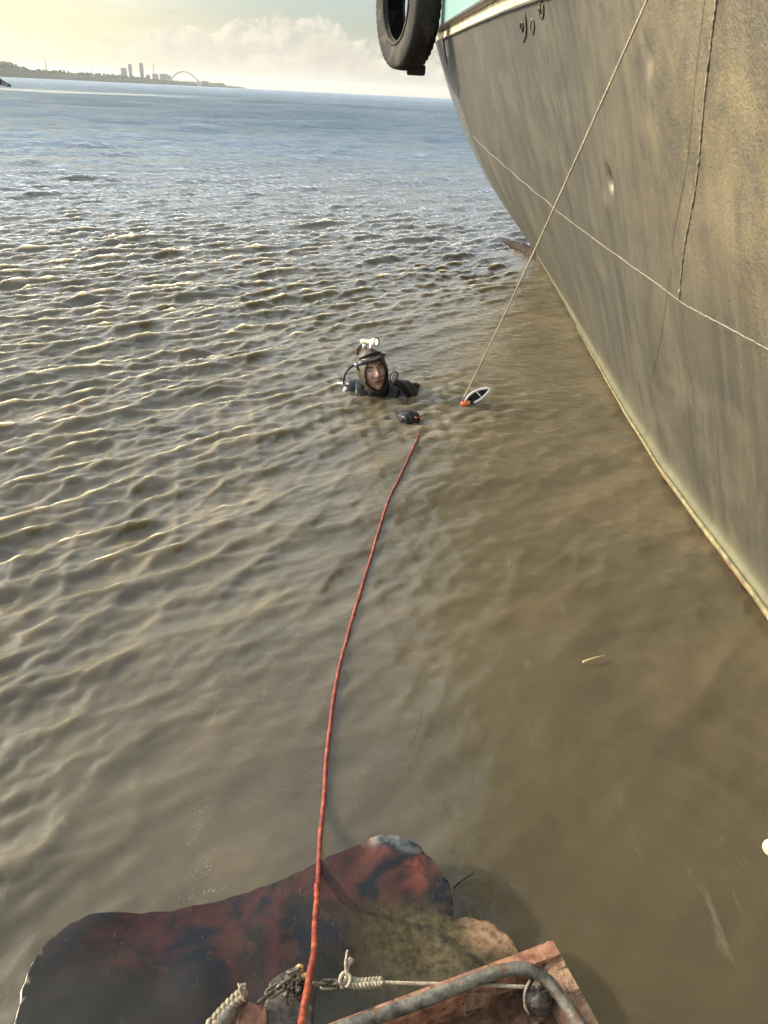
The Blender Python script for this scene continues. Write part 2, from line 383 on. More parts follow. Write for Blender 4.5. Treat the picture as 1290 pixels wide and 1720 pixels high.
# churned rings round the diver, his glove and the foot of the rope
for (cx, cy, rad, a0) in [(-0.03, 4.42, 0.55, 0.006), (0.12, 4.06, 0.35, 0.004), (0.45, 4.38, 0.42, 0.0045)]:
    d = np.hypot(X - cx, (Y - cy)); env = np.exp(-((d - rad * 0.3) / rad) ** 2) * sst(d, 0.02, 0.12)
    wob = 0.5 * np.sin(3 * np.arctan2(Y - cy, X - cx) + cx * 9) + 0.03 * np.sin(40 * X)
    DZ += 0.28 * a0 * env * np.cos(2 * np.pi * d / 0.115 + 5 * wob)
    for q in range(14):
        L = rng.uniform(0.05, 0.16); th = rng.uniform(0, 6.283); ph = rng.uniform(0, 6.28)
        DZ += 0.0012 * (L / 0.1) * env * sst(L / cell, 2.2, 4) * np.cos(2 * np.pi / L * (X * math.cos(th) + Y * math.sin(th)) + ph)
XX = X + DX; YY = Y + DY; ZZ = DZ
nr, na = RR.shape
verts = np.stack([XX, YY, ZZ], -1).reshape(-1, 3)
idx = np.arange(nr * na).reshape(nr, na); ic = idx[:-1, :]; nx = np.roll(idx, -1, axis=1)
quads = np.stack([idx[:-1, :], nx[:-1, :], nx[1:, :], idx[1:, :]], -1).reshape(-1, 4)
cen = len(verts); verts = np.vstack([verts, [[0, 0, 0]]])
tris = np.stack([np.roll(idx[0, :], -1), idx[0, :], np.full(na, cen)], -1)
me = bpy.data.meshes.new('water')
nl = quads.size + tris.size
me.vertices.add(len(verts)); me.vertices.foreach_set('co', verts.astype(np.float32).ravel())
me.loops.add(nl); me.loops.foreach_set('vertex_index', np.concatenate([quads.ravel(), tris.ravel()]).astype(np.int32))
npoly = len(quads) + len(tris); me.polygons.add(npoly)
ls = np.concatenate([np.arange(len(quads)) * 4, len(quads) * 4 + np.arange(len(tris)) * 3]).astype(np.int32)
me.polygons.foreach_set('loop_start', ls)
me.update(calc_edges=True); me.polygons.foreach_set('use_smooth', np.ones(npoly, bool)); me.validate()
wat = bpy.data.objects.new('water', me); COL.objects.link(wat)
tag(wat, 'rippling brown muddy water under a low sun', None, None, 'structure')

def water_fn(t, p, c, g):
    sx = t.new('ShaderNodeSeparateXYZ', i_0=g)
    d = t.new('ShaderNodeVectorMath', operation='LENGTH', i_0=g).outputs['Value']
    silt = t.noise(t.mapping(g, (0.8, 0.8, 0.01)), 1.3, 7, 0.6, 1.6)
    col = t.ramp(silt, [(0.30, (0.062, 0.050, 0.028)), (0.52, (0.088, 0.071, 0.041)), (0.74, (0.125, 0.094, 0.052))])
    # clouds of stirred reddish silt near the ship, and pale scum streaks
    red = t.m('MULTIPLY', t.smooth(t.noise(t.mapping(g, (1, 1, .01), loc=(3, 1, 0)), 2.0, 4, 0.5, 0.5), 0.5, 0.72), t.smooth(sx.outputs[0], 0.2, 0.9))
    col = t.mix(t.m('MULTIPLY', red, 0.4), col, (0.105, 0.078, 0.046))
    scum = t.m('MULTIPLY', t.smooth(t.noise(t.mapping(g, (7, 2.0, .01), rot=(0, 0, 0.15)), 2.2, 9, 0.72, 0.5), 0.56, 0.74), t.smooth(t.noise(t.mapping(g, (1.5, .8, .01)), 1.7, 2, 0.5), 0.5, 0.62))
    col = t.mix(t.m('MULTIPLY', scum, t.m('MULTIPLY', t.smooth(d, 4.5, 2.0), 0.6)), col, (0.19, 0.17, 0.12))
    col = t.mix(t.smooth(d, 6, 32), col, (0.036, 0.052, 0.064))      # less brown far water, bluish sky reflection put into its colour
    t.put(p.inputs['Base Color'], col)
    p.inputs['IOR'].default_value = 1.333
    bx = t.m('MULTIPLY', t.smooth(sx.outputs[1], 118, 128), t.smooth(sx.outputs[1], 152, 140))
    band = t.m('SUBTRACT', 1.0, t.m('MULTIPLY', t.m('MULTIPLY', bx, t.smooth(sx.outputs[0], -22, -48)), 0.92))   # a slick of calm water
    rgh = (t.m('ADD', 0.035, t.m('ADD', t.m('MULTIPLY', t.smooth(d, 6, 60), 0.07), t.m('MULTIPLY', t.m('MULTIPLY', band, t.smooth(d, 50, 500)), 0.20))))
    # capillary ripples, finer than the mesh; beyond ~12 m longer ones take over from the mesh
    calm = t.m('ADD', 0.55, t.m('MULTIPLY', t.smooth(d, 1.2, 5), 0.45))
    ang = (0, 0, -0.7)
    a1 = t.noise(t.mapping(g, (1, 2.0, 1), ang), 9, 5, 0.6, 0.6)
    a2 = t.noise(t.mapping(g, (1, 1.8, 1), (0, 0, -0.9)), 2.3, 5, 0.62, 0.4)
    a3 = t.noise(t.mapping(g, (1, 2.6, 1), (0, 0, -0.15)), 0.55, 6, 0.6, 0.3)
    a4 = t.noise(t.mapping(g, (1, 3.4, 1), (0, 0, -0.05)), 0.10, 6, 0.6, 0.2)
    slick = t.smooth(t.noise(t.mapping(g, (0.35, 1.6, .01), (0, 0, 0.05)), 0.035, 3, 0.5, 0.3), 0.35, 0.6)
    b1 = t.bump(a1, t.m('MULTIPLY', calm, 0.60), 0.02)
    b2 = t.bump(a2, t.m('MULTIPLY', band, t.m('MULTIPLY', t.smooth(d, 5, 18), 0.5)), 0.20, b1)
    b3 = t.bump(a3, t.m('MULTIPLY', band, t.m('MULTIPLY', t.smooth(d, 14, 60), 0.7)), 1.0, b2)
    b4 = t.bump(a4, t.m('MULTIPLY', t.smooth(d, 20, 90), t.m('MULTIPLY', band, t.m('ADD', 0.10, t.m('MULTIPLY', slick, 0.75)))), 5.0, b3)
    # body colour: light scattered back out of the turbid water, smooth; over it the mirror of the rippled skin
    up = t.new('ShaderNodeCombineXYZ'); up.inputs[2].default_value = 1.0
    t.put(p.inputs['Normal'], up); p.inputs['Specular IOR Level'].default_value = 0; p.inputs['Roughness'].default_value = 1
    p.inputs['Subsurface Weight'].default_value = 1.0; p.inputs['Subsurface Radius'].default_value = (0.16, 0.15, 0.13); p.inputs['Subsurface Scale'].default_value = 1.0
    gl_ = t.new('ShaderNodeBsdfGlossy'); gl_.inputs['Color'].default_value = (1, 1, 1, 1); t.put(gl_.inputs['Roughness'], rgh); t.put(gl_.inputs['Normal'], b4)
    fr_ = t.new('ShaderNodeFresnel'); fr_.inputs['IOR'].default_value = 1.43; t.put(fr_.inputs['Normal'], b4)
    mx_ = t.new('ShaderNodeMixShader'); t.put(mx_.inputs[0], fr_); t.l.new(p.outputs[0], mx_.inputs[1]); t.l.new(gl_.outputs[0], mx_.inputs[2])
    out_ = [n for n in t.n if n.bl_idname == 'ShaderNodeOutputMaterial'][0]; t.l.new(mx_.outputs[0], out_.inputs[0])
M['water'] = mat('muddy_water', water_fn); me.materials.append(M['water'])

def wz(x, y):                                  # height of the water surface, a little smoothed
    r = math.hypot(x, y); a = math.atan2(x, y); i = int(np.clip(np.searchsorted(rr, r), 4, nr - 5)); j = int(np.clip(np.searchsorted(aa, a), 4, na - 5))
    return float(ZZ[i - 3:i + 4, j - 3:j + 4].mean())
# ------------------------------------------------------------------ THE SHIP
def hull_fn(t, p, c, g):
    s3 = t.new('ShaderNodeSeparateXYZ', i_0=g)
    streak = t.noise(t.mapping(g, (0.6, 6, 0.5)), 2.0, 8, 0.66, 0.35)
    blot = t.noise(g, 1.9, 7, 0.66, 0.5)
    col = t.ramp(streak, [(0.28, (0.055, 0.052, 0.042)), (0.5, (0.084, 0.077, 0.060)), (0.74, (0.130, 0.118, 0.090))])
    col = t.mix(t.m('MULTIPLY', t.smooth(blot, 0.46, 0.70), 0.6), col, (0.155, 0.135, 0.092))
    col = t.mix(t.m('MULTIPLY', t.smooth(t.noise(g, 5.5, 8, 0.7, 0.2), 0.55, 0.70), 0.75), col, (0.072, 0.067, 0.054))
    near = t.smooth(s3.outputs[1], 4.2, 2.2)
    gold_sheen = t.m('MULTIPLY', t.m('MULTIPLY', near, t.smooth(s3.outputs[2], 0.7, 1.5)), t.smooth(t.noise(g, 4.5, 9, 0.74, 0.3), 0.25, 0.75))
    col = t.mix(t.m('MULTIPLY', gold_sheen, 0.75), col, (0.28, 0.22, 0.12))     # golden sun sheen painted into the colour of the near upper plating
    fine = t.noise(t.mapping(g, (3, 60, 5)), 3, 5, 0.65)
    col = t.mix(t.m('MULTIPLY', t.smooth(fine, 0.60, 0.78), 0.40), col, (0.36, 0.33, 0.25))
    # olive-yellow and rust just above the water
    wl = t.m('ADD', s3.outputs[2], t.m('MULTIPLY', t.m('SUBTRACT', t.noise(g, 6, 4, 0.6), 0.5), 0.05))
    col = t.mix(t.m('MULTIPLY', t.smooth(wl, 0.20, 0.02), 0.5), col, (0.19, 0.18, 0.10))
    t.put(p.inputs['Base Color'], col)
    p.inputs['Metallic'].default_value = 0.45
    t.put(p.inputs['Roughness'], t.m('ADD', 0.40, t.m('MULTIPLY', blot, 0.25)))
    hi = t.smooth(s3.outputs[2], 0.35, 1.2)
    peb = t.noise(t.mapping(g, (.3, 1.0, 0.9)), 80, 5, 0.66, 0.0)
    m1 = t.m('MULTIPLY', near, hi)
    b1 = t.bump(peb, t.m('ADD', 0.12, t.m('MULTIPLY', m1, 0.65)), 0.010)
    b2 = t.bump(t.noise(t.mapping(g, (1, 3, .8)), 7, 5, 0.6, 0.5), 0.22, 0.014, b1)
    b3 = t.bump(t.noise(t.mapping(g, (5, 60, 8)), 2, 4, 0.6), 0.3, 0.003, b2)
    t.put(p.inputs['Normal'], b3)
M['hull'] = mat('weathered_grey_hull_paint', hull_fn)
def stem_fn(t, p, c, g):
    n = t.noise(t.mapping(g, (12, 12, 0.9)), 3, 6, 0.65, 0.2)
    t.put(p.inputs['Base Color'], t.ramp(n, [(0.3, (0.035, 0.042, 0.05)), (0.55, (0.11, 0.115, 0.115)), (0.75, (0.24, 0.22, 0.17))]))  # streaked grey paint, darkened to carry the shade of the turned-away face
    p.inputs['Roughness'].default_value = 0.5; t.put(p.inputs['Normal'], t.bump(n, 0.5, 0.01))
M['stem'] = mat('shaded_stem_paint', stem_fn)
def cyan_fn(t, p, c, g):
    n = t.noise(t.mapping(g, (6, 9, 1.0)), 3, 6, 0.62)
    col = t.ramp(n, [(0.3, (0.11, 0.21, 0.20)), (0.6, (0.17, 0.29, 0.27)), (0.78, (0.26, 0.28, 0.22))])
    t.put(p.inputs['Base Color'], col); p.inputs['Roughness'].default_value = 0.5
    t.put(p.inputs['Normal'], t.bump(t.noise(g, 12, 4), 0.3, 0.006))
M['cyan'] = mat('faded_turquoise_paint', cyan_fn)
M['yellow_band'] = mottled('yellow_olive_band', (0.08, 0.075, 0.04), (0.25, 0.215, 0.10), 22, 0.45, 0.4, 0.003, c3=(0.22, 0.20, 0.08), s3=9)  # mottled yellow-olive tone of the waterline band
M['red_band'] = mottled('rust_red_antifouling', (0.10, 0.04, 0.022), (0.24, 0.11, 0.055), 30, 0.6, 0.5, 0.003)

ship = thing('cargo_ship', (3.5, 3.0, 0), 'grey weathered ship hull overhanging the water on the right, turquoise bulwark above', 'ship')
YE = 9.3
ys = np.concatenate([np.linspace(-5, 1.2, 20, endpoint=False), np.linspace(1.2, 4.6, 330, endpoint=False), np.linspace(4.6, YE, 220)])
zs = np.concatenate([np.linspace(-0.7, 0, 6, endpoint=False), np.linspace(0, 1, 190)])
g_ = MB(); vs = []
for y in ys:
    dz = float(hull_dz(y))
    z = np.where(zs < 0, zs, zs * dz); x = hull_x(np.full_like(z, y), z)
    x = np.where(z < 0, hull_x0(y, 0.0) - 0.0 + (-z) * 0.9, x)
    vs += [(float(a), float(y), float(b)) for a, b in zip(x, z)]
nz_ = len(zs); fs = []
for i in range(len(ys) - 1):
    for j in range(nz_ - 1):
        a = i * nz_ + j; fs.append((a, a + 1, a + nz_ + 1, a + nz_))
g_.add(vs, fs)
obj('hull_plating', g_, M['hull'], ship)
# stem: narrow plate turning round the bow, its shade painted in dark, and the far side
g_ = MB(); vs = []; fs = []
silh = [(68, 728), (120, 740), (180, 757), (250, 790), (345, 845), (402, 890), (430, 905)]
for j, z in enumerate(np.linspace(0, 1, 60)):
    dz = float(hull_dz(YE)) * z; xe = float(hull_x(YE, dz))
    w = 0.02 + 0.55 * z
    xo = xe - 0.075 * z ** 1.6 - 0.004
    vs += [(xe, YE, dz), (xo + 0.012 * z, YE + w * 0.5, dz), (xo, YE + w, dz), (xo + 0.25, YE + w + 0.22, dz), (xo + 1.3 + 0.3 * (1 - z), YE + w + 0.75, dz), (5.6, YE - 1.2, dz), (5.9, -5, dz)]
for j in range(59):
    for i in range(6): a = j * 7 + i; fs.append((a, a + 7, a + 8, a + 1))
g_.add(vs, fs); obj('stem_plate', g_, M['stem'], ship)
top = [(float(np.interp(y, HD[:, 0], HD[:, 1])) + .03, y, float(hull_dz(y)) - .002) for y in np.linspace(-5, YE, 30)]
g_ = MB(); g_.prism(top + [(.36, YE + .5, 2.19), (1.6, YE + 1.2, 2.19), (5.5, YE - 1.2, 2.1), (5.8, -5, 2.03)], (0, 0, -0.02)); obj('deck', g_, M['rust'], ship, smooth=False)
# cream strake, half-round moulding, turquoise bulwark standing proud
def along(fn, y0=-5, y1=YE + 0.52, n=120):
    out = []
    for y in np.linspace(y0, y1, n):
        x = float(np.interp(y, HD[:, 0], HD[:, 1])); z = float(hull_dz(y)); out.append(fn(x, y, z))
    return out
sec = [(-.008, .0), (-.004, .075), (.10, .075), (.10, .0)]
def sweep(sec, y0=-5, y1=YE + 0.5, n=120, jit=0.0):
    g = MB(); rows = along(lambda x, y, z: [(x + a + jit * nz((x, y, a), 3), y, z + b) for a, b in sec], y0, y1, n); m = len(sec)
    vs = [p for r_ in rows for p in r_]; fs = []
    for i in range(len(rows) - 1):
        for j in range(m): fs.append((i * m + j, i * m + (j + 1) % m, (i + 1) * m + (j + 1) % m, (i + 1) * m + j))
    fs += [tuple(range(m)), tuple(range((len(rows) - 1) * m, len(rows) * m))[::-1]]
    return g.add(vs, fs)
bevel(obj('cream_strake', sweep([(-.010, .010), (-.010, .082), (.10, .082), (.10, .010)], jit=0.004), M['cream'], ship, smooth=False), .003)
g_ = MB(); g_.tube(along(lambda x, y, z: (x - .008, y, z + .002)), .009, 8, rough=0.25); obj('moulding', g_, M['hull'], ship)
bevel(obj('bulwark', sweep([(-.075, .095), (-.10, .75), (-.06, .75), (.02, .084)], jit=0.004), M['cyan'], ship, smooth=False), .004)
g_ = sweep([(-.085, .083), (-.085, .100), (.03, .100), (.03, .083)]); obj('bulwark_shade_strip', g_, M['dark_steel'], ship, smooth=False)  # dark strip added for the shade under the bulwark
# vertical butt joint of the strake at the bow
g_ = MB(); yb = 9.25; xb = float(np.interp(yb, HD[:, 0], HD[:, 1]))
g_.tube([(xb - .012, yb, 2.285), (xb - .016, yb, 2.20), (xb + .015, yb, 2.08), (xb + .05, yb, 1.96)], [.016, .014, .01, .004], 8); obj('stem_bracket', g_, M['dark_steel'], ship)
# weld seams
def seam(pts, r, n=26, lift=0.002, rough=0.6, dy=0):
    P = [on_hull(*p) for p in pts]; P = smoothpts(P, n)
    Q = []
    for q in P:
        x = float(hull_x(q[1], q[2])); Q.append((x - lift, q[1], q[2] + 0.002 * nz(q, 40)))
    rr_ = [r * (1 + rough * nz(q, 60, 3)) for q in Q]
    return MB().tube(Q, rr_, 6)
M['weld'] = mottled('bright_weld_bead', (0.12, 0.105, 0.08), (0.30, 0.265, 0.19), 60, 0.5, 0.5, 0.002)
M['weld_dark'] = mottled('crusted_weld_bead', (0.07, 0.06, 0.045), (0.34, 0.30, 0.21), 45, 0.6, 0.9, 0.003)
obj('weld_seam', seam([(1340, 618), (1290, 585), (1220, 548), (1150, 510), (1080, 460), (1000, 403), (930, 350), (860, 290), (820, 255), (793, 228)], .0025), M['weld'], ship)
obj('weld_seam', seam([(1320, 662), (1290, 645), (1240, 618), (1190, 590), (1135, 560)], .0012), M['hull'], ship)
obj('weld_seam', seam([(1218, -40), (1210, 0), (1195, 110), (1178, 230), (1165, 320), (1152, 420), (1143, 505)], .0031, rough=1.6, n=70), M['weld_dark'], ship)
# welded ring marks under the strake
def ring(px, py, h, w, a0, a1, r, tilt=0.0):
    P = []
    for k in range(17):
        a = R(a0 + (a1 - a0) * k / 16); q = on_hull(px + w * math.cos(a) + tilt * math.sin(a), py - h * math.sin(a)); P.append((float(hull_x(q[1], q[2])) - .003, q[1], q[2]))
    return MB().tube(P, r, 6)
g_ = ring(876, 44, 27, 7, -75, 62, .006); obj('hull_mark', g_, M['dark_steel'], ship)
g_ = ring(875, 44, 8, 2.2, 0, 359, .007); obj('hull_mark', g_, M['dark_steel'], ship)
g_ = ring(893, 45, 13, 3.4, -110, 60, .0042); obj('hull_mark', g_, M['dark_steel'], ship)
g_ = ring(893, 45, 13, 3.4, 70, 240, .0042); obj('hull_mark', g_, M['weld'], ship)
g_ = ring(908, 17, 15, 3.2, -90, 40, .005); obj('hull_mark', g_, M['dark_steel'], ship)
g_ = ring(907, 17, 15, 3.2, 60, 240, .0045); obj('hull_mark', g_, M['weld'], ship)
g_ = ring(905, 17, 4, 1.2, 0, 359, .006); obj('hull_mark', g_, M['dark_steel'], ship)
# boot band along the waterline
def wl(y, z, out): return (float(hull_x(y, max(z, 0.0))) - out, y, z)
yy_ = np.linspace(-4, 6.2, 420)
g_ = MB(); g_.tube([wl(y, .034 + .006 * nz((y, 0, 0), 2.2), .006) for y in yy_], [0.012 * (1 + 0.5 * nz((y, 5, 0), 3) + .35 * nz((y, 2, 0), 17)) * (1 - 0.75 * max(0, (y - 2.2) / 4.0)) for y in yy_], 8); obj('waterline_band', g_, M['yellow_band'], ship)
g_ = MB(); g_.tube([wl(y, .006 + .004 * nz((y, 3, 0), 4), .012) for y in yy_], [0.0060 * (1 + 0.5 * nz((y, 9, 0), 9)) * (1 - 0.7 * max(0, (y - 2.2) / 4.0)) for y in yy_], 7); obj('waterline_edge', g_, M['red_band'], ship)

# tyre fender hung off the bow
tc_ = atY(684, 3, 9.25)
ax = np.array([-0.93, -0.37, -0.03]); ax /= np.linalg.norm(ax)
Rt = 0.60
def trd(k, j):
    if j in (4, 5, 6, 7, 8, 9): return (0.012 if (k % 2 == 0) else -0.006)
    return 0
prof = [(.09, .34), (.118, .355), (.135, .40), (.150, .50), (.142, .555), (.130, .585), (.05, Rt), (-.05, Rt), (-.130, .585), (-.142, .555), (-.150, .50), (-.135, .40), (-.118, .355), (-.09, .34), (-.09, .36), (-.11, .40), (-.12, .50), (-.10, .55), (.0, .575), (.10, .55), (.12, .50), (.11, .40), (.09, .36), (.09, .34)]
tyre = thing('tyre_fender', tc_ - [0, 0, .6], 'big black worn tyre hanging as a fender from the ship bow', 'tyre')
g_ = MB(); g_.lathe(prof, tc_, ax, 96, trd); obj('tread_casing', g_, M['rubber'], tyre)
g_ = MB(); g_.lathe([(.120, .350), (.139, .356), (.143, .372), (.139, .386), (.125, .38)], tc_, ax, 80); obj('bead_rim', g_, M['rubber'], tyre)
g_ = MB()
g_.box(tc_ + np.array([0.13, 0.03, -.60]), (.20, .22, .10)); bevel(obj('rubber_block', g_, M['rubber'], tyre, smooth=False), .02)
P = smoothpts([tc_ + ax * .0 + [0, 0, .33], tc_ + [-.02, 0, .15 + .33], tc_ + [.05, 0, .75]], 8)
hr = obj('hanging_rope', MB().strands([tc_ + [0, 0, .34], tc_ + [-.01, -.005, .42], tc_ + [.0, 0, .62], tc_ + [.05, 0.01, .8]], .016), M['rope_dirty']); tag(hr, 'dark rope holding the tyre fender off the bow', 'rope')

# a half-sunk log at the foot of the bow
tipL = gz(846, 404, .0); ftL = gz(915, 436, 0)
dirL = (ftL - tipL); P = [tipL + dirL * k + [0, 0, -.005 + .012 * math.sin(k * 3)] for k in np.linspace(-.05, 1.9, 26)]
rad = [0.012 + 0.105 * min(1, max(k, 0) * 1.05) ** .9 for k in np.linspace(0, 1.9, 26)]
o = obj('driftwood_log', MB().tube(P, rad, 14, rough=0.5), M['wood']); tag(o, 'brown pointed driftwood log half sunk at the foot of the ship bow', 'log')

# ------------------------------------------------------------------ ROPE from the ship down to the float
P0 = gz(775, 676, .0); P1 = atY(1083, 0, 2.5); Pt = P0 + (P1 - P0) * 1.16
P = [P0 + (Pt - P0) * k + np.array([0, 0, -0.05 * math.sin(math.pi * k)]) for k in np.linspace(-.03, 1, 300)]
o = obj('lowering_rope', MB().strands(P, .0045, 3, n=5), M['rope']); tag(o, 'thin pale taut rope running from the ship down to the orange float', 'rope')

# float / snap handle at the foot of the rope
fh = thing('rope_handle', gz(790, 680), 'white rimmed black leaf-shaped handle with orange clip at the rope foot', 'handle')
c0 = gz(803, 671, .03)                       # local plane: long axis a, short axis b, leaning to the camera
A_ = atD(823, 652.5, (c0 - EYE) @ fwd + .02) - atD(781, 676, (c0 - EYE) @ fwd - .02); La = np.linalg.norm(A_); A_ /= La
Cn = (EYE - c0); Cn /= np.linalg.norm(Cn); B_ = np.cross(Cn, A_); B_ /= np.linalg.norm(B_); Nn = np.cross(A_, B_)
base = atD(781, 676, (c0 - EYE) @ fwd - .02)
def leaf(t, s):   # half width profile
    return s * 0.030 * math.sin(math.pi * min(1, t) ** 0.85) ** 0.75
def lp(t, b, n=0): return base + A_ * La * t + B_ * b + Nn * n
out = [lp(t, leaf(t, 1)) for t in np.linspace(0, 1, 20)] + [lp(t, -leaf(t, 1)) for t in np.linspace(1, 0, 20)[1:-1]]
obj('rim', MB().tube(out, .0072, 8, closed=True), M['white'], fh)
obj('crossbar', MB().tube([lp(.52, leaf(.52, 1)), lp(.60, -leaf(.6, 1))], .0035, 8), M['white'], fh)
sh = [q - Nn * .012 for q in [lp(t, leaf(t, .93)) for t in np.linspace(0.03, .98, 14)] + [lp(t, -leaf(t, .93) - .004) for t in np.linspace(.98, .03, 14)]]
bevel(obj('black_body', MB().prism(sh, -Nn * .022), M['plastic_black'], fh, smooth=False), .003)
oc = base - A_ * .004 + np.array([0, 0, -.006])
g_ = MB(); g_.ell(oc, (.027, .017, .017), nu=14, nv=9, fn=lambda d: 1 + .15 * nz(d, 90)); g_.ell(oc + A_ * .028 - B_ * .006, (.015, .012, .011), nu=12, nv=8)
obj('clip', g_, M['orange'], fh)
obj('grip', MB().tube([oc + A_ * .03 - B_ * .012, oc + A_ * .05 - B_ * .02, oc + A_ * .065 - B_ * .016 + [0, 0, .004]], [.011, .012, .006], 10), M['plastic_black'], fh)

# ------------------------------------------------------------------ THE DIVER
HC = atY(626, 624, 4.47)
Rz = Matrix.Rotation(R(20), 3, 'Z'); Ry = Matrix.Rotation(R(-13), 3, 'Y'); Rx = Matrix.Rotation(R(-9), 3, 'X')
HR = np.array(Ry @ Rz @ Rx) * 1.16
def hw(x, y, z): return HC + HR @ np.array([x, y, z], float)
def G(x, z, cx, cz, sx, sz): return math.exp(-((x - cx) / sx) ** 2 - ((z - cz) / sz) ** 2)
def headpt(d, grow=0.0, feat=1.0):
    """d = unit direction, face looks to -Y; returns local point"""
    x, y, z = d[0] * .074, d[1] * .094, d[2] * .118
    if z < 0:
        k = 1 - 0.34 * (min(1, -z / .118)) ** 1.4; x *= k
        if y > 0: y *= 1 - 0.45 * (-z / .118)
        else: y *= 1 - 0.10 * (-z / .118)
    if y < 0:
        f = min(1, -d[1] * 1.8) * feat; ax_ = abs(x)
        y += 0.010 * f                                             # flatter face
        y -= f * .024 * G(x, z, 0, -.012, .011, .018)              # nose tip
        y -= f * .012 * G(x, z, 0, .014, .008, .022)               # bridge
        y -= f * .006 * G(ax_, z, .013, -.018, .007, .007)         # nostrils
        y -= f * .006 * G(x, z, 0, .040, .05, .010)                # brow
        y += f * .012 * G(ax_, z, .030, .020, .015, .010)          # sockets
        y -= f * .007 * G(ax_, z, .030, .017, .010, .006)          # lids
        y -= f * .007 * G(ax_, z, .040, -.012, .017, .016)         # cheek bones
        y -= f * .010 * G(x, z, 0, -.046, .020, .012)              # lips
        y += f * .008 * G(x, z, 0, -.048, .018, .0035)             # mouth gap
        y += f * .005 * G(x, z, 0, -.064, .018, .006)
        y -= f * .012 * G(x, z, 0, -.086, .020, .016)              # chin
    q = np.array([x, y, z])
    return q * (1 + grow / max(np.linalg.norm(q), .05))
def headmesh(mb, grow=0.0, feat=1.0, keep=None, nu=120, nv=96):
    vs = []; fs = []
    for j in range(nv + 1):
        th = math.pi * j / nv
        for i in range(nu):
            ph = 2 * math.pi * i / nu
            vs.append(headpt((math.sin(th) * math.sin(ph), -math.sin(th) * math.cos(ph), math.cos(th)), grow, feat))
    for j in range(nv):
        for i in range(nu):
            q = (j * nu + i, (j + 1) * nu + i, (j + 1) * nu + (i + 1) % nu, j * nu + (i + 1) % nu)
            if keep is None or keep(sum(vs[k] for k in q) / 4): fs.append(q)
    mb.add([HC + HR @ v for v in vs], fs); return mb
# body: head, neck, torso, arms and hands fused into one surface
neck0 = hw(0, .02, -.07); chest = np.array([neck0[0] + .018, neck0[1] + .05, -.155])
shz = -.005
shL = np.array([chest[0] - .165, chest[1] + .02, shz - .02]); shR = np.array([chest[0] + .185, chest[1] + .0, shz])
FI = gz(684, 706, .0) + np.array([0.0, 0.02, 0.0])          # gloved fist that just breaks the surface
def handbones(wr, d, up, s=1.0, curl=1.0):
    """palm plus five bent fingers; d = forearm direction, up = back of hand"""
    d = d / np.linalg.norm(d); side = np.cross(d, up); side /= np.linalg.norm(side); up = np.cross(side, d); out = []
    pc = wr + d * .05 * s
    out.append(([wr, wr + d * .03 * s, pc, wr + d * .085 * s], [.027 * s, .034 * s, .038 * s, .034 * s]))
    for k, (o_, L) in enumerate([(-.033, .066), (-.011, .076), (.011, .072), (.032, .058)]):
        a = wr + d * .080 * s + side * o_ * s + up * .012 * s; P = [a]
        for seg, ang in ((.45, .35), (.32, 1.2), (.23, 2.0)):
            an = ang * curl; a = a + (d * math.cos(an) - up * math.sin(an)) * L * seg * s; P.append(a)
        out.append((P, [.0125 * s, .0115 * s, .0105 * s, .0085 * s]))
    a = wr + d * .025 * s - side * .030 * s; out.append(([a, a + (d * .7 - side * .5 - up * .3) * .035 * s, a + (d * .9 + side * .1 - up * .7) * .06 * s, a + (d * .7 + side * .6 - up * .8) * .08 * s], [.015 * s, .013 * s, .012 * s, .009 * s]))
    return out
wrR = FI + np.array([-.045, .085, -.035]); elR = np.array([(shR[0] + wrR[0]) / 2 + .06, (shR[1] + wrR[1]) / 2, -.24])
wrL = np.array([shL[0] + .10, shL[1] - .30, -.30]); elL = np.array([shL[0] - .08, shL[1] - .10, -.30])
HSC = 1.12
hbR = handbones(wrR, FI - wrR + np.array([.02, 0, .015]), np.array([0, -.15, 1.0]), HSC)
hbL = handbones(wrL, np.array([.6, -.8, .0]), np.array([0, 0, 1.0]), 1.0, .6)
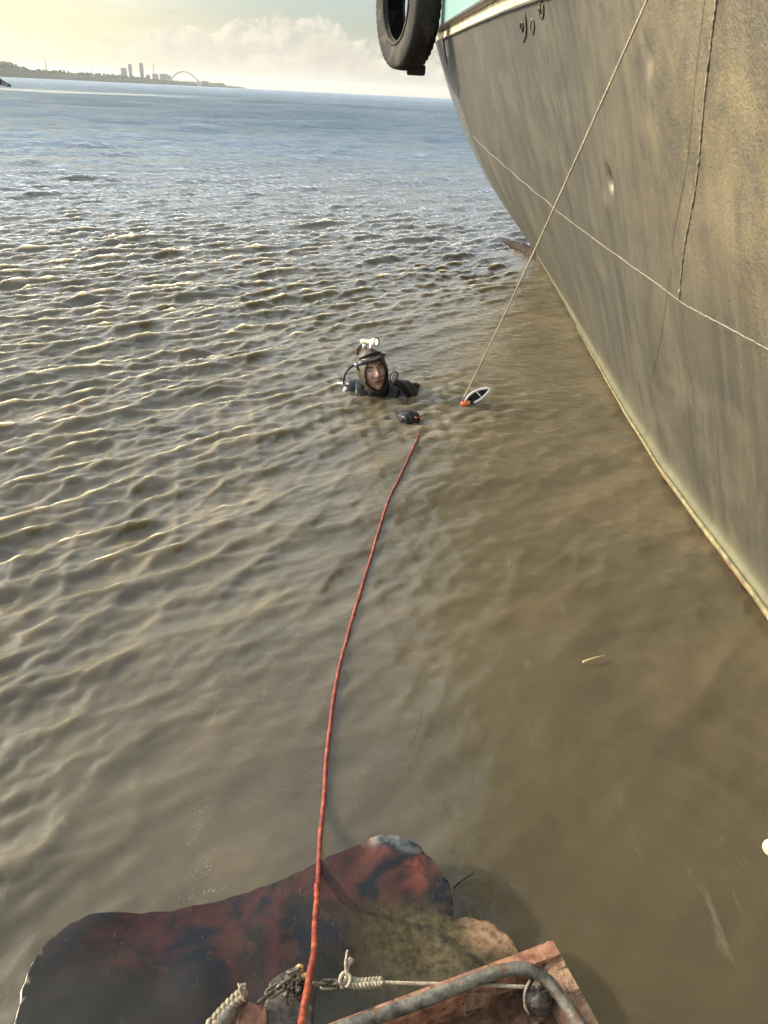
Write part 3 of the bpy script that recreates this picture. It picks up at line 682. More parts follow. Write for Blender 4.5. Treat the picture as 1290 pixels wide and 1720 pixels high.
def bodyparts(mb, grow=0.0, hands=True, gR=True):
    g = grow
    mb.tube(smoothpts([neck0 + [0, 0, .05], neck0 + [.003, .01, -.03], (neck0 * .4 + chest * .6) + [0, 0, .03]], 5), [.056 + g] * 5 + [.062 + g] * 3 + [.075 + g] * 3, 24)
    tor = smoothpts([chest + [0, .0, .135], chest + [0, 0, .10], chest + [0, 0, 0], chest + [0, .03, -.18], chest + [0, .05, -.36]], 6)
    wx = np.interp(np.arange(len(tor)), [0, 5, 12, 18, len(tor) - 1], [.10, .165, .175, .155, .15]); wy = np.interp(np.arange(len(tor)), [0, 5, 12, 18, len(tor) - 1], [.055, .085, .115, .11, .10])
    vs = []; n = 32
    for i, c in enumerate(tor):
        for k in range(n):
            a = 2 * math.pi * k / n; vs.append(c + [math.copysign(abs(math.cos(a)) ** .8, math.cos(a)) * (wx[i] + g), math.copysign(abs(math.sin(a)) ** .8, math.sin(a)) * (wy[i] + g), 0])
    m = len(tor); fs = [(i * n + k, (i + 1) * n + k, (i + 1) * n + (k + 1) % n, i * n + (k + 1) % n) for i in range(m - 1) for k in range(n)] + [tuple(range(n)), tuple(range((m - 1) * n, m * n))[::-1]]
    mb.add(vs, fs)
    for sh_, el_, wr_ in ((shR, elR, wrR), (shL, elL, wrL)):
        P = smoothpts([chest + (sh_ - chest) * .5 + [0, 0, .06], sh_, sh_ * .45 + el_ * .55, el_, el_ * .5 + wr_ * .5, wr_], 6)
        rr_ = np.interp(np.arange(len(P)), [0, 6, 12, 18, 24, 30], [.06, .062, .050, .042, .038, .028]) + g
        mb.tube(P, list(rr_), 18); mb.ell(sh_, (.064 + g, .060 + g, .058 + g))
    if hands:
        for hb in ((hbR, hbL) if gR else (hbL,)):
            for P, r_ in hb:
                Q = smoothpts(P, 4); q_ = np.interp(np.linspace(0, len(P) - 1, len(Q)), range(len(P)), r_) + (g * .3)
                mb.tube(Q, list(q_), 10); mb.ell(Q[-1], (q_[-1],) * 3, nu=10, nv=6)
    return mb
def fuse(mb, voxel, name, smooth_it=4):
    me = bpy.data.meshes.new(name + '_src'); me.from_pydata(mb.v, [], mb.f); me.update()
    o = bpy.data.objects.new(name + '_src', me); COL.objects.link(o)
    m = o.modifiers.new('r', 'REMESH'); m.mode = 'VOXEL'; m.voxel_size = voxel
    s = o.modifiers.new('s', 'SMOOTH'); s.iterations = smooth_it; s.factor = .5
    dg = bpy.context.evaluated_depsgraph_get(); ev = o.evaluated_get(dg); m2 = ev.to_mesh()
    out = MB(); out.v = [tuple(v.co) for v in m2.vertices]; out.f = [tuple(p.vertices) for p in m2.polygons]
    ev.to_mesh_clear(); bpy.data.objects.remove(o); return out
mb = MB(); headmesh(mb); bodyparts(mb); body = fuse(mb, .0034, 'person', 2)
HRi = HR.T / 1.16 ** 2
def classify(p):
    q = HRi @ (np.array(p) - HC); x, y, z = q; ax_ = abs(x)
    if y < -.02 and abs(z) < .12:
        if abs((z + .046 + .004 * (x / .02) ** 2)) < .0075 and ax_ < .021: return 2 if abs(z + .047) < .0026 and ax_ < .016 else 1
        if .014 < ax_ < .046 and abs(z - (.037 - 9 * (ax_ - .028) ** 2)) < .0040: return 2
        if .018 < ax_ < .041 and abs(z - (.0175 - 6 * (ax_ - .03) ** 2)) < .0022: return 2
    return 0
V_ = np.array(body.v); body.mi = [classify(V_[list(f)].mean(0)) for f in body.f]
diver = thing('person', (chest[0], chest[1], -.56), 'diver in dark hood and black vest, face up, shoulders just under the muddy water', 'person')
obj('body', body, [M['skin'], M['lip'], M['hair']], diver)
# hood: head shell with a face opening, running down over the neck
def outside_face(q): return not (q[1] < -.015 and ((q[0] / .061) ** 2 + ((q[2] + .014) / .089) ** 2) < 1)
g_ = headmesh(MB(), .0075, 0.15, outside_face)
ho = obj('hood', g_, M['hood'], diver); sm = ho.modifiers.new('t', 'SOLIDIFY'); sm.thickness = .005; sm.offset = 0
lipP = []
for k in range(64):
    a = 2 * math.pi * k / 64; x, z = .061 * math.cos(a), -.014 + .089 * math.sin(a)
    best = None
    # find the shell point at that x, z
    d = np.array([x / .074, -1.0, z / .118]); lo, hi_ = .02, 1.0
    nx_, nz2 = x / .078, z / .124; yy = -math.sqrt(max(.02, 1 - min(.98, nx_ ** 2 + nz2 ** 2))) * .100
    p = headpt(np.array([nx_ * (1.12 if z < -.03 else 1), yy / .1, nz2]) / np.linalg.norm([nx_, yy / .1, nz2]), .007, .15); lipP.append(hw(*p))
g_ = MB().tube(lipP, .0042, 8, closed=True); obj('hood_seam', g_, M['black'], ho)
def neckpts(): return smoothpts([hw(0, .012, -.055), hw(0, .018, -.10), chest + [-.003, -.005, .155], chest + [0, 0, .10]], 5)
g_ = MB().tube(neckpts(), [.062, .064, .066, .068, .070, .073, .077, .083, .09, .098, .105, .115, .12, .125, .13, .13][:len(neckpts())], 32, rough=.25); obj('hood_collar', g_, M['black'], ho)
# wetsuit and buoyancy vest
mb = MB(); bodyparts(mb, .008, True); suit = fuse(mb, .006, 'wetsuit', 3)
obj('wetsuit', suit, M['black'], diver)
g_ = MB()
for s_ in (-1, 1):
    P = smoothpts([chest + [s_ * .07, .12, .10], chest + [s_ * .10, .03, .195], chest + [s_ * .10, -.07, .165], chest + [s_ * .085, -.125, .06], chest + [s_ * .10, -.13, -.10]], 6)
    for k in (-1, 0, 1):
        g_.tube([p + np.array([k * .019, 0, -.004 * abs(k)]) for p in P], [.021] * len(P), 12, rough=.3)
v_ = fuse(g_, .006, 'vest', 2); vest = obj('buoyancy_vest', v_, M['black'], diver)
for s_, t_ in ((-1, .55), (1, .5), (-1, .7)):
    c = chest + [s_ * (.075 + .03 * t_), -.098, .165 - .06 * t_]
    g_ = MB(); g_.box(c, (.030, .010, .020)); g_.tube([c + [-.012, -.007, .0], c + [.012, -.007, .002]], .003, 6); bevel(obj('buckle', g_, M['chrome'], vest, smooth=False), .003)
# tank valve hump behind the neck
g_ = MB(); g_.ell(chest + [-.09, .10, .165], (.034, .034, .03)); g_.tube([chest + [-.14, .07, .135], chest + [-.10, .09, .16]], .012, 8); obj('shoulder_pad', g_, M['plastic_black'], vest)
# glove over the right hand
mb = MB()
for P, r_ in hbR:
    Q = smoothpts(P, 5); q_ = np.interp(np.linspace(0, len(P) - 1, len(Q)), range(len(P)), r_) + .0045
    mb.tube(Q, list(q_), 12); mb.ell(Q[-1], (q_[-1],) * 3, nu=12, nv=8)
mb.ell(FI + [-.006, .008, -.004], (.044, .040, .030))
mb.tube([wrR - (FI - wrR) * .5, wrR, wrR + (FI - wrR) * .15], [.038, .037, .036], 16)
gl = fuse(mb, .0035, 'glove', 3); obj('glove', gl, M['black'], diver)

# dive mask pushed up on the forehead
mk = thing('diving_mask', hw(0, -.10, .08), 'black diving mask pushed up on the forehead of the diver', 'diving mask')
def onh(x, z, out_):    # point on the front of the hood
    y = -math.sqrt(max(.001, 1 - (x / .083) ** 2 - (z / .128) ** 2)) * .102; return hw(x, y - out_, z)
fr = [onh(.062 * math.cos(a) * (1 - .12 * math.sin(a)), .086 + .017 * math.sin(a), .014 + .010 * math.cos(a) ** 2 * 0) for a in np.linspace(0, 2 * math.pi, 40, endpoint=False)]
obj('frame', MB().tube(fr, .0068, 10, closed=True), M['plastic_black'], mk)
fl = [p + HR @ np.array([0, -.003, 0]) for p in fr]; g_ = MB(); cm = sum(fl) / len(fl); g_.add(fl + [cm + HR @ np.array([0, -.003, 0])], [(i, (i + 1) % 40, 40) for i in range(40)])
def glass_fn(t, p, c, g): p.inputs['Base Color'].default_value = (.015, .02, .03, 1); p.inputs['Roughness'].default_value = .06; p.inputs['Coat Weight'].default_value = 1
M['mask_glass'] = mat('dark_mask_glass', glass_fn); obj('glass', g_, M['mask_glass'], mk)
sk = [p + HR @ np.array([0, .012, 0]) for p in fr]; g_ = MB(); g_.add(fr + sk, [(i, (i + 1) % 40, 40 + (i + 1) % 40, 40 + i) for i in range(40)]); obj('skirt', g_, M['plastic_black'], mk)
st = []
for a in np.linspace(-1.15, 1.15, 40):
    x, y = math.sin(a + math.pi) , math.cos(a + math.pi); pass
def band(z0, z1, a0, a1, rx=.0845, ry=.1045, n=40, hgt=.018, thick=.0025):
    vs = []; fs = []
    for i in range(n):
        t = i / (n - 1); a = a0 + (a1 - a0) * t; z = z0 + (z1 - z0) * (0.5 - 0.5 * math.cos(2 * math.pi * t))
        k = math.sqrt(max(.05, 1 - (z / .128) ** 2))
        for dz, o_ in ((-hgt / 2, 0), (hgt / 2, 0), (hgt / 2, thick), (-hgt / 2, thick)):
            kk = math.sqrt(max(.05, 1 - ((z + dz) / .128) ** 2)); vs.append(hw(math.sin(a) * (rx * kk + o_), -math.cos(a) * (ry * kk + o_), z + dz))
    for i in range(n - 1):
        for j in range(4): fs.append((i * 4 + j, i * 4 + (j + 1) % 4, (i + 1) * 4 + (j + 1) % 4, (i + 1) * 4 + j))
    return MB().add(vs, fs)
M['strap'] = mottled('violet_black_strap', (0.02, 0.016, 0.03), (0.06, 0.05, 0.085), 80, 0.4, 0.3, 0.001)
obj('strap', band(.070, .035, R(32), R(328), hgt=.020), M['strap'], mk)
for c in (hw(-.064, -.056, .074), hw(.064, -.058, .078)): bevel(obj('strap_buckle', MB().box(c, (.018, .014, .012), HR), M['chrome'] if c[0] < HC[0] else M['plastic_black'], mk, smooth=False), .003)
# snorkel tube at the left
sn = thing('snorkel', atY(598, 614, 4.47), 'curved black snorkel tube with white tip beside the diver head', 'snorkel')
P = smoothpts([hw(-.084, -.03, .035), atY(597, 613, 4.44), atY(588, 618, 4.42), atY(580, 628, 4.42), atY(577.5, 640, 4.42), gz(577, 644, .035)], 8)
obj('tube', MB().tube(P, .0066, 10), M['plastic_black'], sn)
g_ = MB(); pe = gz(577, 644, .032); g_.ell(pe, (.018, .014, .010)); g_.tube([pe + [-.035, .01, -.004], pe], .007, 8); g_.ell(pe + [.026, 0, -.004], (.012, .011, .009)); obj('tip', g_, M['white'], sn)
obj('joint', MB().ell(atY(597, 613, 4.44), (.012, .010, .010)), M['white'], sn)
# head torch
th_ = thing('head_torch', hw(0, 0, .13), 'pale yellow metal torch strapped on top of the diver hood', 'torch')
tb = hw(-.020, .015, .168); dT = hw(.060, -.085, .150) - tb; LT = np.linalg.norm(dT); dT /= LT
g_ = MB().lathe([(0, .001), (0, .013), (.006, .0155), (.03, .0155), (.034, .012), (.068, .0125), (.075, .0185), (.105, .0245), (.118, .0250), (.118, .021), (.112, .019)], tb, dT, 28)
obj('barrel', g_, M['yellow_metal'], th_)
g_ = MB().lathe([(.112, .0205), (.1145, .012), (.115, .0001)], tb, dT, 24); obj('lens', g_, M['lens'], th_)
g_ = MB().lathe([(.119, .0238), (.1215, .0262), (.117, .0268), (.113, .0255)], tb, dT, 28); obj('lens_ring', g_, M['plastic_black'], th_)
g_ = MB(); g_.tube([hw(-.012, .02, .125), tb + dT * .03 + [0, 0, -.012]], [.016, .011], 10); g_.tube([hw(.01, -.04, .122), tb + dT * .075 + [0, 0, -.014]], [.012, .009], 10)
obj('clamp', g_, M['chrome'], th_)
g_ = MB(); g_.ell(hw(-.035, .045, .135), (.020, .018, .016)); g_.tube([hw(-.05, .05, .10), hw(-.04, .045, .14), hw(-.01, .03, .15)], .007, 8); obj('battery_strap', g_, M['hood'], th_)
# inflator with oval console at the right shoulder
inf = thing('inflator_console', atY(661, 632, 4.36), 'oval black gauge on a corrugated hose at the diver shoulder', 'gauge')
ci = atY(661.5, 633, 4.36); ui = atY(664.5, 624, 4.37) - ci; ui /= np.linalg.norm(ui); ni = (EYE - ci); ni /= np.linalg.norm(ni); ni = ni - ui * (ni @ ui); ni /= np.linalg.norm(ni); si = np.cross(ui, ni)
ov = [ci + ui * .036 * math.sin(a) + si * .023 * math.cos(a) for a in np.linspace(0, 2 * math.pi, 28, endpoint=False)]
obj('housing', MB().ell(ci - ni * .012, (.024, .037, .0135), np.stack([si, ui, ni], 1), 28, 16), M['plastic_black'], inf)
rm = [ci + ni * .002 + ui * .024 * math.sin(a) + si * .0125 * math.cos(a) for a in np.linspace(0, 2 * math.pi, 28, endpoint=False)]
g_ = MB().tube(rm, .0016, 6, closed=True); g_.tube([ci + ni * .002 + ui * .014, ci + ni * .002 - ui * .014], .0015, 6); obj('dial', g_, M['white'], inf)
P = smoothpts([ci - ui * .03 - ni * .012, atY(672, 645, 4.38), atY(684, 658, 4.42), gz(694, 668, -.05)], 14)
obj('hose', MB().tube(P, [.021 + .0028 * math.sin(i * 1.9) for i in range(len(P))], 14), M['black'], inf)
g_ = MB(); g_.tube(smoothpts([gz(676, 648, .02) + [0, .10, -.01], gz(690, 647, .025), gz(699, 648, .012), gz(703, 651, -.02)], 5), .016, 10, rough=.4); o = obj('shoulder_hose', g_, M['black'], inf)

# ------------------------------------------------------------------ ORANGE HOSE from the boat to the diver's glove
HP = [((470, 1900), .70), ((500, 1760), .52), ((512, 1690), .45), ((527, 1600), .33), ((531, 1520), .20), ((536, 1420), .095), ((545, 1300), .045), ((556, 1190), .03), ((570, 1110), .03), ((588, 1040), .030), ((606, 980), .028), ((624, 920), .028), ((640, 868), .030), ((660, 815), .030), ((682, 770), .026), ((699, 739), .006)]
P = [gz(*p, d) for p, d in HP] + [gz(703, 729, -.012), gz(702, 716, -.02), FI + [.02, -.01, -.005]]
P = smoothpts(P, 14)
P = [np.array([p[0], p[1], max(p[2], 0) * .0 + wz(p[0], p[1]) + .004 + max(0, p[2] - .05)]) if p[1] > 1.0 and p[1] < 3.78 else p for p in P]
P = [p + np.array([.0022 * nz(p, 9, 2), .0, .0018 * nz(p, 14, 5)]) for p in P]
o = obj('air_hose', MB().tube(P, [.0060 * (1 + .10 * nz(p, 80)) for p in P], 10), M['hose']); tag(o, 'orange red hose running from the boat over the water to the diver', 'hose')
o = obj('short_line', MB().tube(smoothpts([FI + [.035, .01, .022], gz(700, 702, .02), gz(708, 699, .012), gz(716, 695, -.006)], 6), .0045, 8), M['hose'])
tag(o, 'short pink end of line poking out of the water by the black glove', 'line')

# ------------------------------------------------------------------ RUSTED STEEL PLATE awash below the boat
def plate_fn(t, p, c, g):
    n = t.noise(g, 3.2, 7, 0.62, 0.6); n2 = t.noise(t.mapping(g, loc=(5, 2, 0)), 6.5, 6, 0.6, 0.5); f_ = t.noise(g, 60, 6, 0.65)
    s3 = t.new('ShaderNodeSeparateXYZ', i_0=g)
    col = t.ramp(n, [(0.36, (0.007, 0.010, 0.011)), (0.47, (0.018, 0.013, 0.011)), (0.56, (0.045, 0.017, 0.016)), (0.68, (0.016, 0.015, 0.012))])
    col = t.mix(t.smooth(n2, 0.50, 0.64), col, (0.009, 0.011, 0.015))
    # fresher red paint and pale blue scrape towards the far lobe
    lobe = t.m('MULTIPLY', t.smooth(s3.outputs[0], -0.10, 0.10), t.smooth(s3.outputs[1], 1.00, 1.12))
    col = t.mix(t.m('MULTIPLY', lobe, t.smooth(n2, 0.62, 0.44)), col, (0.15, 0.045, 0.034))
    blue = t.m('MULTIPLY', t.smooth(s3.outputs[0], -0.03, 0.03), t.smooth(t.m('ADD', s3.outputs[1], t.m('MULTIPLY', n2, .08)), 1.185, 1.215))
    col = t.mix(blue, col, t.ramp(t.noise(g, 22, 6, .6), [(0.40, (0.016, 0.020, 0.028)), (0.56, (0.09, 0.10, 0.10)), (0.66, (0.20, 0.18, 0.14))]))
    rp = t.smooth(t.noise(g, 16, 9, 0.72, 0.3), 0.56, 0.60); col = t.mix(t.m('MULTIPLY', rp, 0.6), col, (0.042, 0.022, 0.013))
    scr = t.smooth(t.noise(t.mapping(g, (90, 6, 1), (0, 0, 0.5)), 1.6, 6, 0.7), 0.66, 0.70); col = t.mix(t.m('MULTIPLY', scr, 0.55), col, (0.16, 0.13, 0.10))
    # dried mud where the plate dips, at the near right
    mud = t.m('MULTIPLY', t.smooth(t.m('ADD', s3.outputs[0], t.m('MULTIPLY', n, 0.25)), 0.02, 0.22), t.smooth(t.m('ADD', s3.outputs[1], t.m('MULTIPLY', n2, 0.15)), 1.14, 1.04))
    col = t.mix(mud, col, t.ramp(f_, [(0.35, (0.026, 0.023, 0.012)), (0.65, (0.085, 0.066, 0.034))]))
    tan_ = t.m('MULTIPLY', t.smooth(t.m('ADD', s3.outputs[0], t.m('MULTIPLY', t.m('SUBTRACT', t.noise(g, 14, 6, .65), .5), .12)), 0.20, 0.27), t.smooth(s3.outputs[1], 0.90, 0.95)); col = t.mix(t.m('MULTIPLY', tan_, .85), col, t.ramp(f_, [(0.35, (0.12, 0.065, 0.035)), (0.65, (0.30, 0.20, 0.12))]))
    mud2 = t.smooth(t.m('ADD', s3.outputs[1], t.m('MULTIPLY', n, 0.2)), 1.0, 0.88)
    col = t.mix(t.m('MULTIPLY', mud2, 0.75), col, (0.018, 0.019, 0.015))
    sp_ = t.smooth(t.noise(g, 130, 3, .6), .70, .78); col = t.mix(t.m('MULTIPLY', sp_, .5), col, (0.30, 0.24, 0.16))
    t.put(p.inputs['Base Color'], col); t.put(p.inputs['Roughness'], t.m('ADD', 0.26, t.m('MULTIPLY', n2, 0.4)))
    t.put(p.inputs['Normal'], t.bump(f_, 0.30, 0.0015, t.bump(n2, 0.2, 0.01)))
M['plate'] = mat('rusted_red_and_black_plate', plate_fn)
M['plate'].node_tree.nodes['Principled BSDF'].inputs['Specular IOR Level'].default_value = 0.16
OL = [(20, 1790), (30, 1725), (38, 1682), (58, 1628), (92, 1585), (130, 1558), (180, 1543), (240, 1537), (300, 1524), (332, 1510), (360, 1501), (420, 1480), (480, 1462), (540, 1441), (590, 1422), (625, 1408), (648, 1405), (668, 1407), (690, 1415), (715, 1436), (738, 1462), (752, 1490), (760, 1513), (757, 1540), (785, 1540), (812, 1548), (838, 1561), (858, 1580), (874, 1602), (900, 1660), (930, 1760), (900, 1850), (60, 1850)]
def plz(x, y):   # plate height: dips along its far-left edge and in the middle, rises to the rims
    e = 0.066 - 0.050 * math.exp(-((x + .30) / .17) ** 2 - ((y - 1.07) / .10) ** 2)
    return e + 0.012 * nz((x, y, 0), 4) + 0.006 * nz((x, y, 3), 11) + .03 * sst(np.array(-x), .38, .60) * .6 - .012 * math.exp(-((x - .13) / .12) ** 2 - ((y - .93) / .1) ** 2)
ol = [gz(px, py, .066) for px, py in OL]; ol = [q for i_ in range(28) for q in smoothpts([ol[max(i_ - 1, 0)], ol[i_], ol[i_ + 1], ol[i_ + 2]], 4)[4:8]] + ol[28:]
ol = [p + np.array([.006 * nz(p, 38) + .003 * nz(p, 110), .006 * nz(p, 38, 9) + .003 * nz(p, 110, 4), 0]) for p in ol]
bm = bmesh.new(); vsb = [bm.verts.new((p[0], p[1], 0)) for p in ol]; fc = bm.faces.new(vsb)
bmesh.ops.triangulate(bm, faces=bm.faces[:])
xs = [p[0] for p in ol]; ysb = [p[1] for p in ol]
for k in np.arange(min(xs), max(xs), .018):
    bmesh.ops.bisect_plane(bm, geom=bm.verts[:] + bm.edges[:] + bm.faces[:], plane_co=(k, 0, 0), plane_no=(1, 0, 0))
for k in np.arange(min(ysb), max(ysb), .018):
    bmesh.ops.bisect_plane(bm, geom=bm.verts[:] + bm.edges[:] + bm.faces[:], plane_co=(0, k, 0), plane_no=(0, 1, 0))
bmesh.ops.remove_doubles(bm, verts=bm.verts[:], dist=.0002)
g_ = MB(); bm.verts.index_update(); g_.add([(v.co.x, v.co.y, plz(v.co.x, v.co.y)) for v in bm.verts], [tuple(v.index for v in f.verts) for f in bm.faces]); bm.free()
pl = thing('steel_plate', (-.1, 1.0, 0), 'curved rusty red and black steel plate awash below the boat bow', 'steel plate')
po = obj('sheet', g_, M['plate'], pl); sm = po.modifiers.new('t', 'SOLIDIFY'); sm.thickness = .006; sm.offset = -1
def rim(i0, i1, r, m, nm='edge'):
    P = [np.array([p[0], p[1], plz(p[0], p[1]) - .001]) for p in ol[i0:i1]]; return obj(nm, MB().tube(P, [r * (1 + .5 * nz(p, 60)) for p in P], 6), m, pl)
M['pale_steel'] = mottled('pale_highlight_steel', (0.30, 0.24, 0.16), (0.62, 0.55, 0.42), 90, 0.35, 0.3, 0.001, metal=.3)  # pale steel; along the plate's left rim it paints in the sunlit highlight
rim(0, 30, .0032, M['pale_steel']); rim(30, 56, .0026, M['rust_pale']); rim(56, 74, .0028, M['rust_pale']); rim(74, 92, .0032, M['rust_pale']); rim(92, 116, .0040, M['rust_pale'])
# creases
def crea(pts, r):
    P = smoothpts([gz(*p, .066) for p in pts], 12); return MB().tube([(p[0], p[1], plz(p[0], p[1]) - r * .45) for p in P], r, 10)
obj('crease', crea([(215, 1580), (190, 1630), (165, 1680), (140, 1735)], .006), M['plate'], pl)
obj('crease', crea([(640, 1500), (690, 1560), (740, 1640)], .005), M['plate'], pl)

# ------------------------------------------------------------------ OUR BOAT: rusty bow corner, pipe rail, lug
boat = thing('work_boat', (.25, 0.0, 0), 'rusty corner of a work boat with a bent grey pipe rail at the bottom edge', 'boat')
ZD = .36
C_ = gz(927, 1592, ZD); A0 = gz(560, 1730, ZD); B0 = gz(1003, 1724, ZD)
Aext = C_ + (A0 - C_) * 2.0; Bext = C_ + (B0 - C_) * 6
e1 = (A0 - C_) / np.linalg.norm(A0 - C_); e2 = (B0 - C_) / np.linalg.norm(B0 - C_); Z3 = np.array([0, 0, 1.0])
ins = lambda a, b, z=0: C_ + e1 * a + e2 * b + Z3 * z
g_ = MB(); g_.prism([ins(.02, .02, -.05), ins(.62, .02, -.05), ins(.62, .30, -.05) + [0, -.7, 0], ins(.02, .9, -.05)], (0, 0, -.015)); bevel(obj('deck_plate', g_, M['rust'], boat, smooth=False), .003)
g_ = MB(); n = 50; vs = []
for i in range(n):
    a = .80 * i / (n - 1); j_ = .0015 * nz((a, 0, 0), 40)
    for (b, z) in ((-.003, .018), (.022, .018), (.026, .010), (.026, -.06), (.003, -.06), (-.003, -.30)): vs.append(ins(a, b + j_, z + j_))
g_.add(vs, [(i * 6 + j, i * 6 + (j + 1) % 6, (i + 1) * 6 + (j + 1) % 6, (i + 1) * 6 + j) for i in range(n - 1) for j in range(6)] + [tuple(range(6))]); obj('gunwale', g_, M['red_paint'], boat, smooth=False)
g_ = MB(); vs = []
for i in range(n):
    a = 1.0 * i / (n - 1); j_ = .002 * nz((0, a, 0), 30)
    for (b, z) in ((-.002, .014), (.030, .010), (.036, -.005), (.036, -.06), (.004, -.06), (-.002, -.30)): vs.append(ins(b + j_, a, z + j_ - .02 * min(1, a * 3)))
g_.add(vs, [(i * 6 + j, i * 6 + (j + 1) % 6, (i + 1) * 6 + (j + 1) % 6, (i + 1) * 6 + j) for i in range(n - 1) for j in range(6)] + [tuple(range(6))]); obj('side_rail', g_, M['rust_pale'], boat, smooth=False)
g_ = MB(); g_.ell(ins(.006, .006, .006), (.013, .013, .012), fn=lambda d: 1 + .3 * nz(d, 90)); obj('corner_cap', g_, M['rust_pale'], boat)
ZP = .40
pp = [gz(470, 1765, ZP), gz(590, 1722, ZP), gz(700, 1684, ZP), gz(800, 1645, ZP + .01), gz(846, 1630, ZP + .012), gz(884, 1628, ZP + .012), (gz(913, 1642, ZP)), gz(937, 1668, ZP - .01), gz(962, 1702, ZP - .02), gz(990, 1745, ZP - .03)]
P = smoothpts(pp, 8); obj('pipe_rail', MB().tube(P, .0105, 18, rough=.10), M['grey_pipe'], boat)
g_ = MB(); q0 = gz(808, 1660, .37); g_.prism([q0 + [-.030, -.012, .02], q0 + [.025, .012, .025], q0 + [.020, .0, -.07], q0 + [-.022, -.015, -.07]], (-.004, .008, 0)); bevel(obj('gusset', g_, M['rust_pale'], boat, smooth=False), .002)
g_ = MB(); g_.prism([ins(.06, .05, -.045), ins(.30, .14, -.045), ins(.28, .17, -.045), ins(.05, .08, -.045)], (0, 0, .018)); bevel(obj('stiffener', g_, M['rust'], boat, smooth=False), .003)
# black block and shackle under the pipe corner
g_ = MB(); cb = gz(905, 1680, .345); g_.ell(cb, (.026, .022, .026), fn=lambda d: 1 + .28 * nz(d, 70)); g_.ell(cb + [.004, .012, .016], (.015, .012, .012), fn=lambda d: 1 + .3 * nz(d, 90)); obj('fairlead_block', g_, M['dark_steel'], boat)
obj('shackle_pin', MB().tube(smoothpts([gz(890, 1646, .40), gz(881, 1668, .385), gz(882, 1690, .36), gz(889, 1704, .34)], 5), .0022, 8), M['pale_steel'], boat)
# rust crumbs heaped along the rails
g_ = MB()
for k in range(130):
    a = random.uniform(.0, .45) if k % 2 else random.uniform(.03, .06); b = random.uniform(.026, .05) if k % 2 else random.uniform(.03, .35)
    s_ = random.uniform(.0012, .0042); g_.ell(ins(a, b, -.052 if b > .036 else random.uniform(-.05, .008)), (s_, s_ * random.uniform(.6, 1.2), s_ * .8), nu=6, nv=4)
tag(obj('rust_scale', g_, M['rust'], boat), kind='stuff')
# left lug, its pipe stub
lug = [gz(452, 1648, .33), gz(478, 1628, .33), gz(512, 1634, .33), gz(530, 1660, .33), gz(524, 1725, .33), gz(505, 1790, .33), gz(425, 1790, .33), gz(432, 1722, .33), gz(446, 1680, .33)]
g_ = MB(); g_.prism(lug, (0, 0, -.03)); bevel(obj('lug_plate', g_, M['dark_steel'], boat, smooth=False), .004)
g_ = MB(); P = smoothpts([gz(404, 1676, .36), gz(392, 1693, .365), gz(372, 1722, .37), gz(340, 1775, .37)], 6); g_.tube(P, .0125, 16, rough=.12); g_.ell(P[0], (.0135, .0125, .0125), fn=lambda d: 1 + .1 * nz(d, 90)); obj('pipe_stub', g_, M['grey_pipe'], boat)
g_ = MB(); g_.prism([gz(415, 1680, .35), gz(448, 1690, .34), gz(450, 1790, .34), gz(380, 1790, .34), gz(398, 1712, .35)], (0, 0, -.02)); bevel(obj('bracket', g_, M['red_paint'], boat, smooth=False), .003)
g_ = MB()
for k in range(46):
    q = gz(min(516, max(478, random.gauss(499, 10))), min(1672, max(1640, random.gauss(1652, 12))), random.uniform(.325, .345)); s_ = random.uniform(.002, .006); g_.ell(q, (s_, s_ * random.uniform(.5, 1.2), s_), nu=7, nv=5, fn=lambda d: 1 + .5 * nz(d, 300))
obj('corroded_bolt_heap', g_, M['dark_steel'], boat)
g_ = MB(); q = gz(504, 1627, .36); g_.ell(q, (.008, .006, .006), fn=lambda d: 1 + .4 * nz(d, 200)); g_.ell(gz(513, 1639, .36), (.006, .005, .005)); obj('brass_nut', g_, mottled('yellowed_brass', (.35, .24, .06), (.6, .42, .15), 90, .4, .4, .001, metal=.4), boat)
# chain across the bow
ch = thing('chain', gz(490, 1640, .36), 'short rusty steel chain hooked round the black lug', 'chain')
def link(a, b, r, flip, wid=.62):
    a = np.array(a); b = np.array(b); d = b - a; L = np.linalg.norm(d); d /= L
    s = np.cross(d, (0, 0, 1.0)); s /= np.linalg.norm(s); u = np.cross(s, d)
    w = s * math.cos(flip) + u * math.sin(flip); c = (a + b) / 2; P = []; hw_ = L * wid * .5; hl = L * .5 + r
    for k in range(28):
        an = 2 * math.pi * (k + .5) / 28; x = math.cos(an); y = math.sin(an)
        P.append(c + d * ((hl - hw_) * (1 if x > 0 else -1) + hw_ * x) + w * hw_ * y)
    return MB().tube(P, r, 8, closed=True)
for (a, b, fl) in [((434, 1684), (456, 1668), 1.3), ((450, 1671), (474, 1655), .25), ((468, 1658), (488, 1645), 1.4), ((484, 1646), (500, 1640), .3), ((524, 1652), (546, 1654), 1.35), ((541, 1654), (566, 1654), .15), ((562, 1655), (586, 1656), 1.45)]:
    obj('chain_link', link(gz(*a, .368), gz(*b, .368), .0027, fl), M['chain'], ch)
o = obj('chain_link', link(gz(486, 1632, .372), gz(500, 1628, .372), .0028, .8), M['chain'], ch)
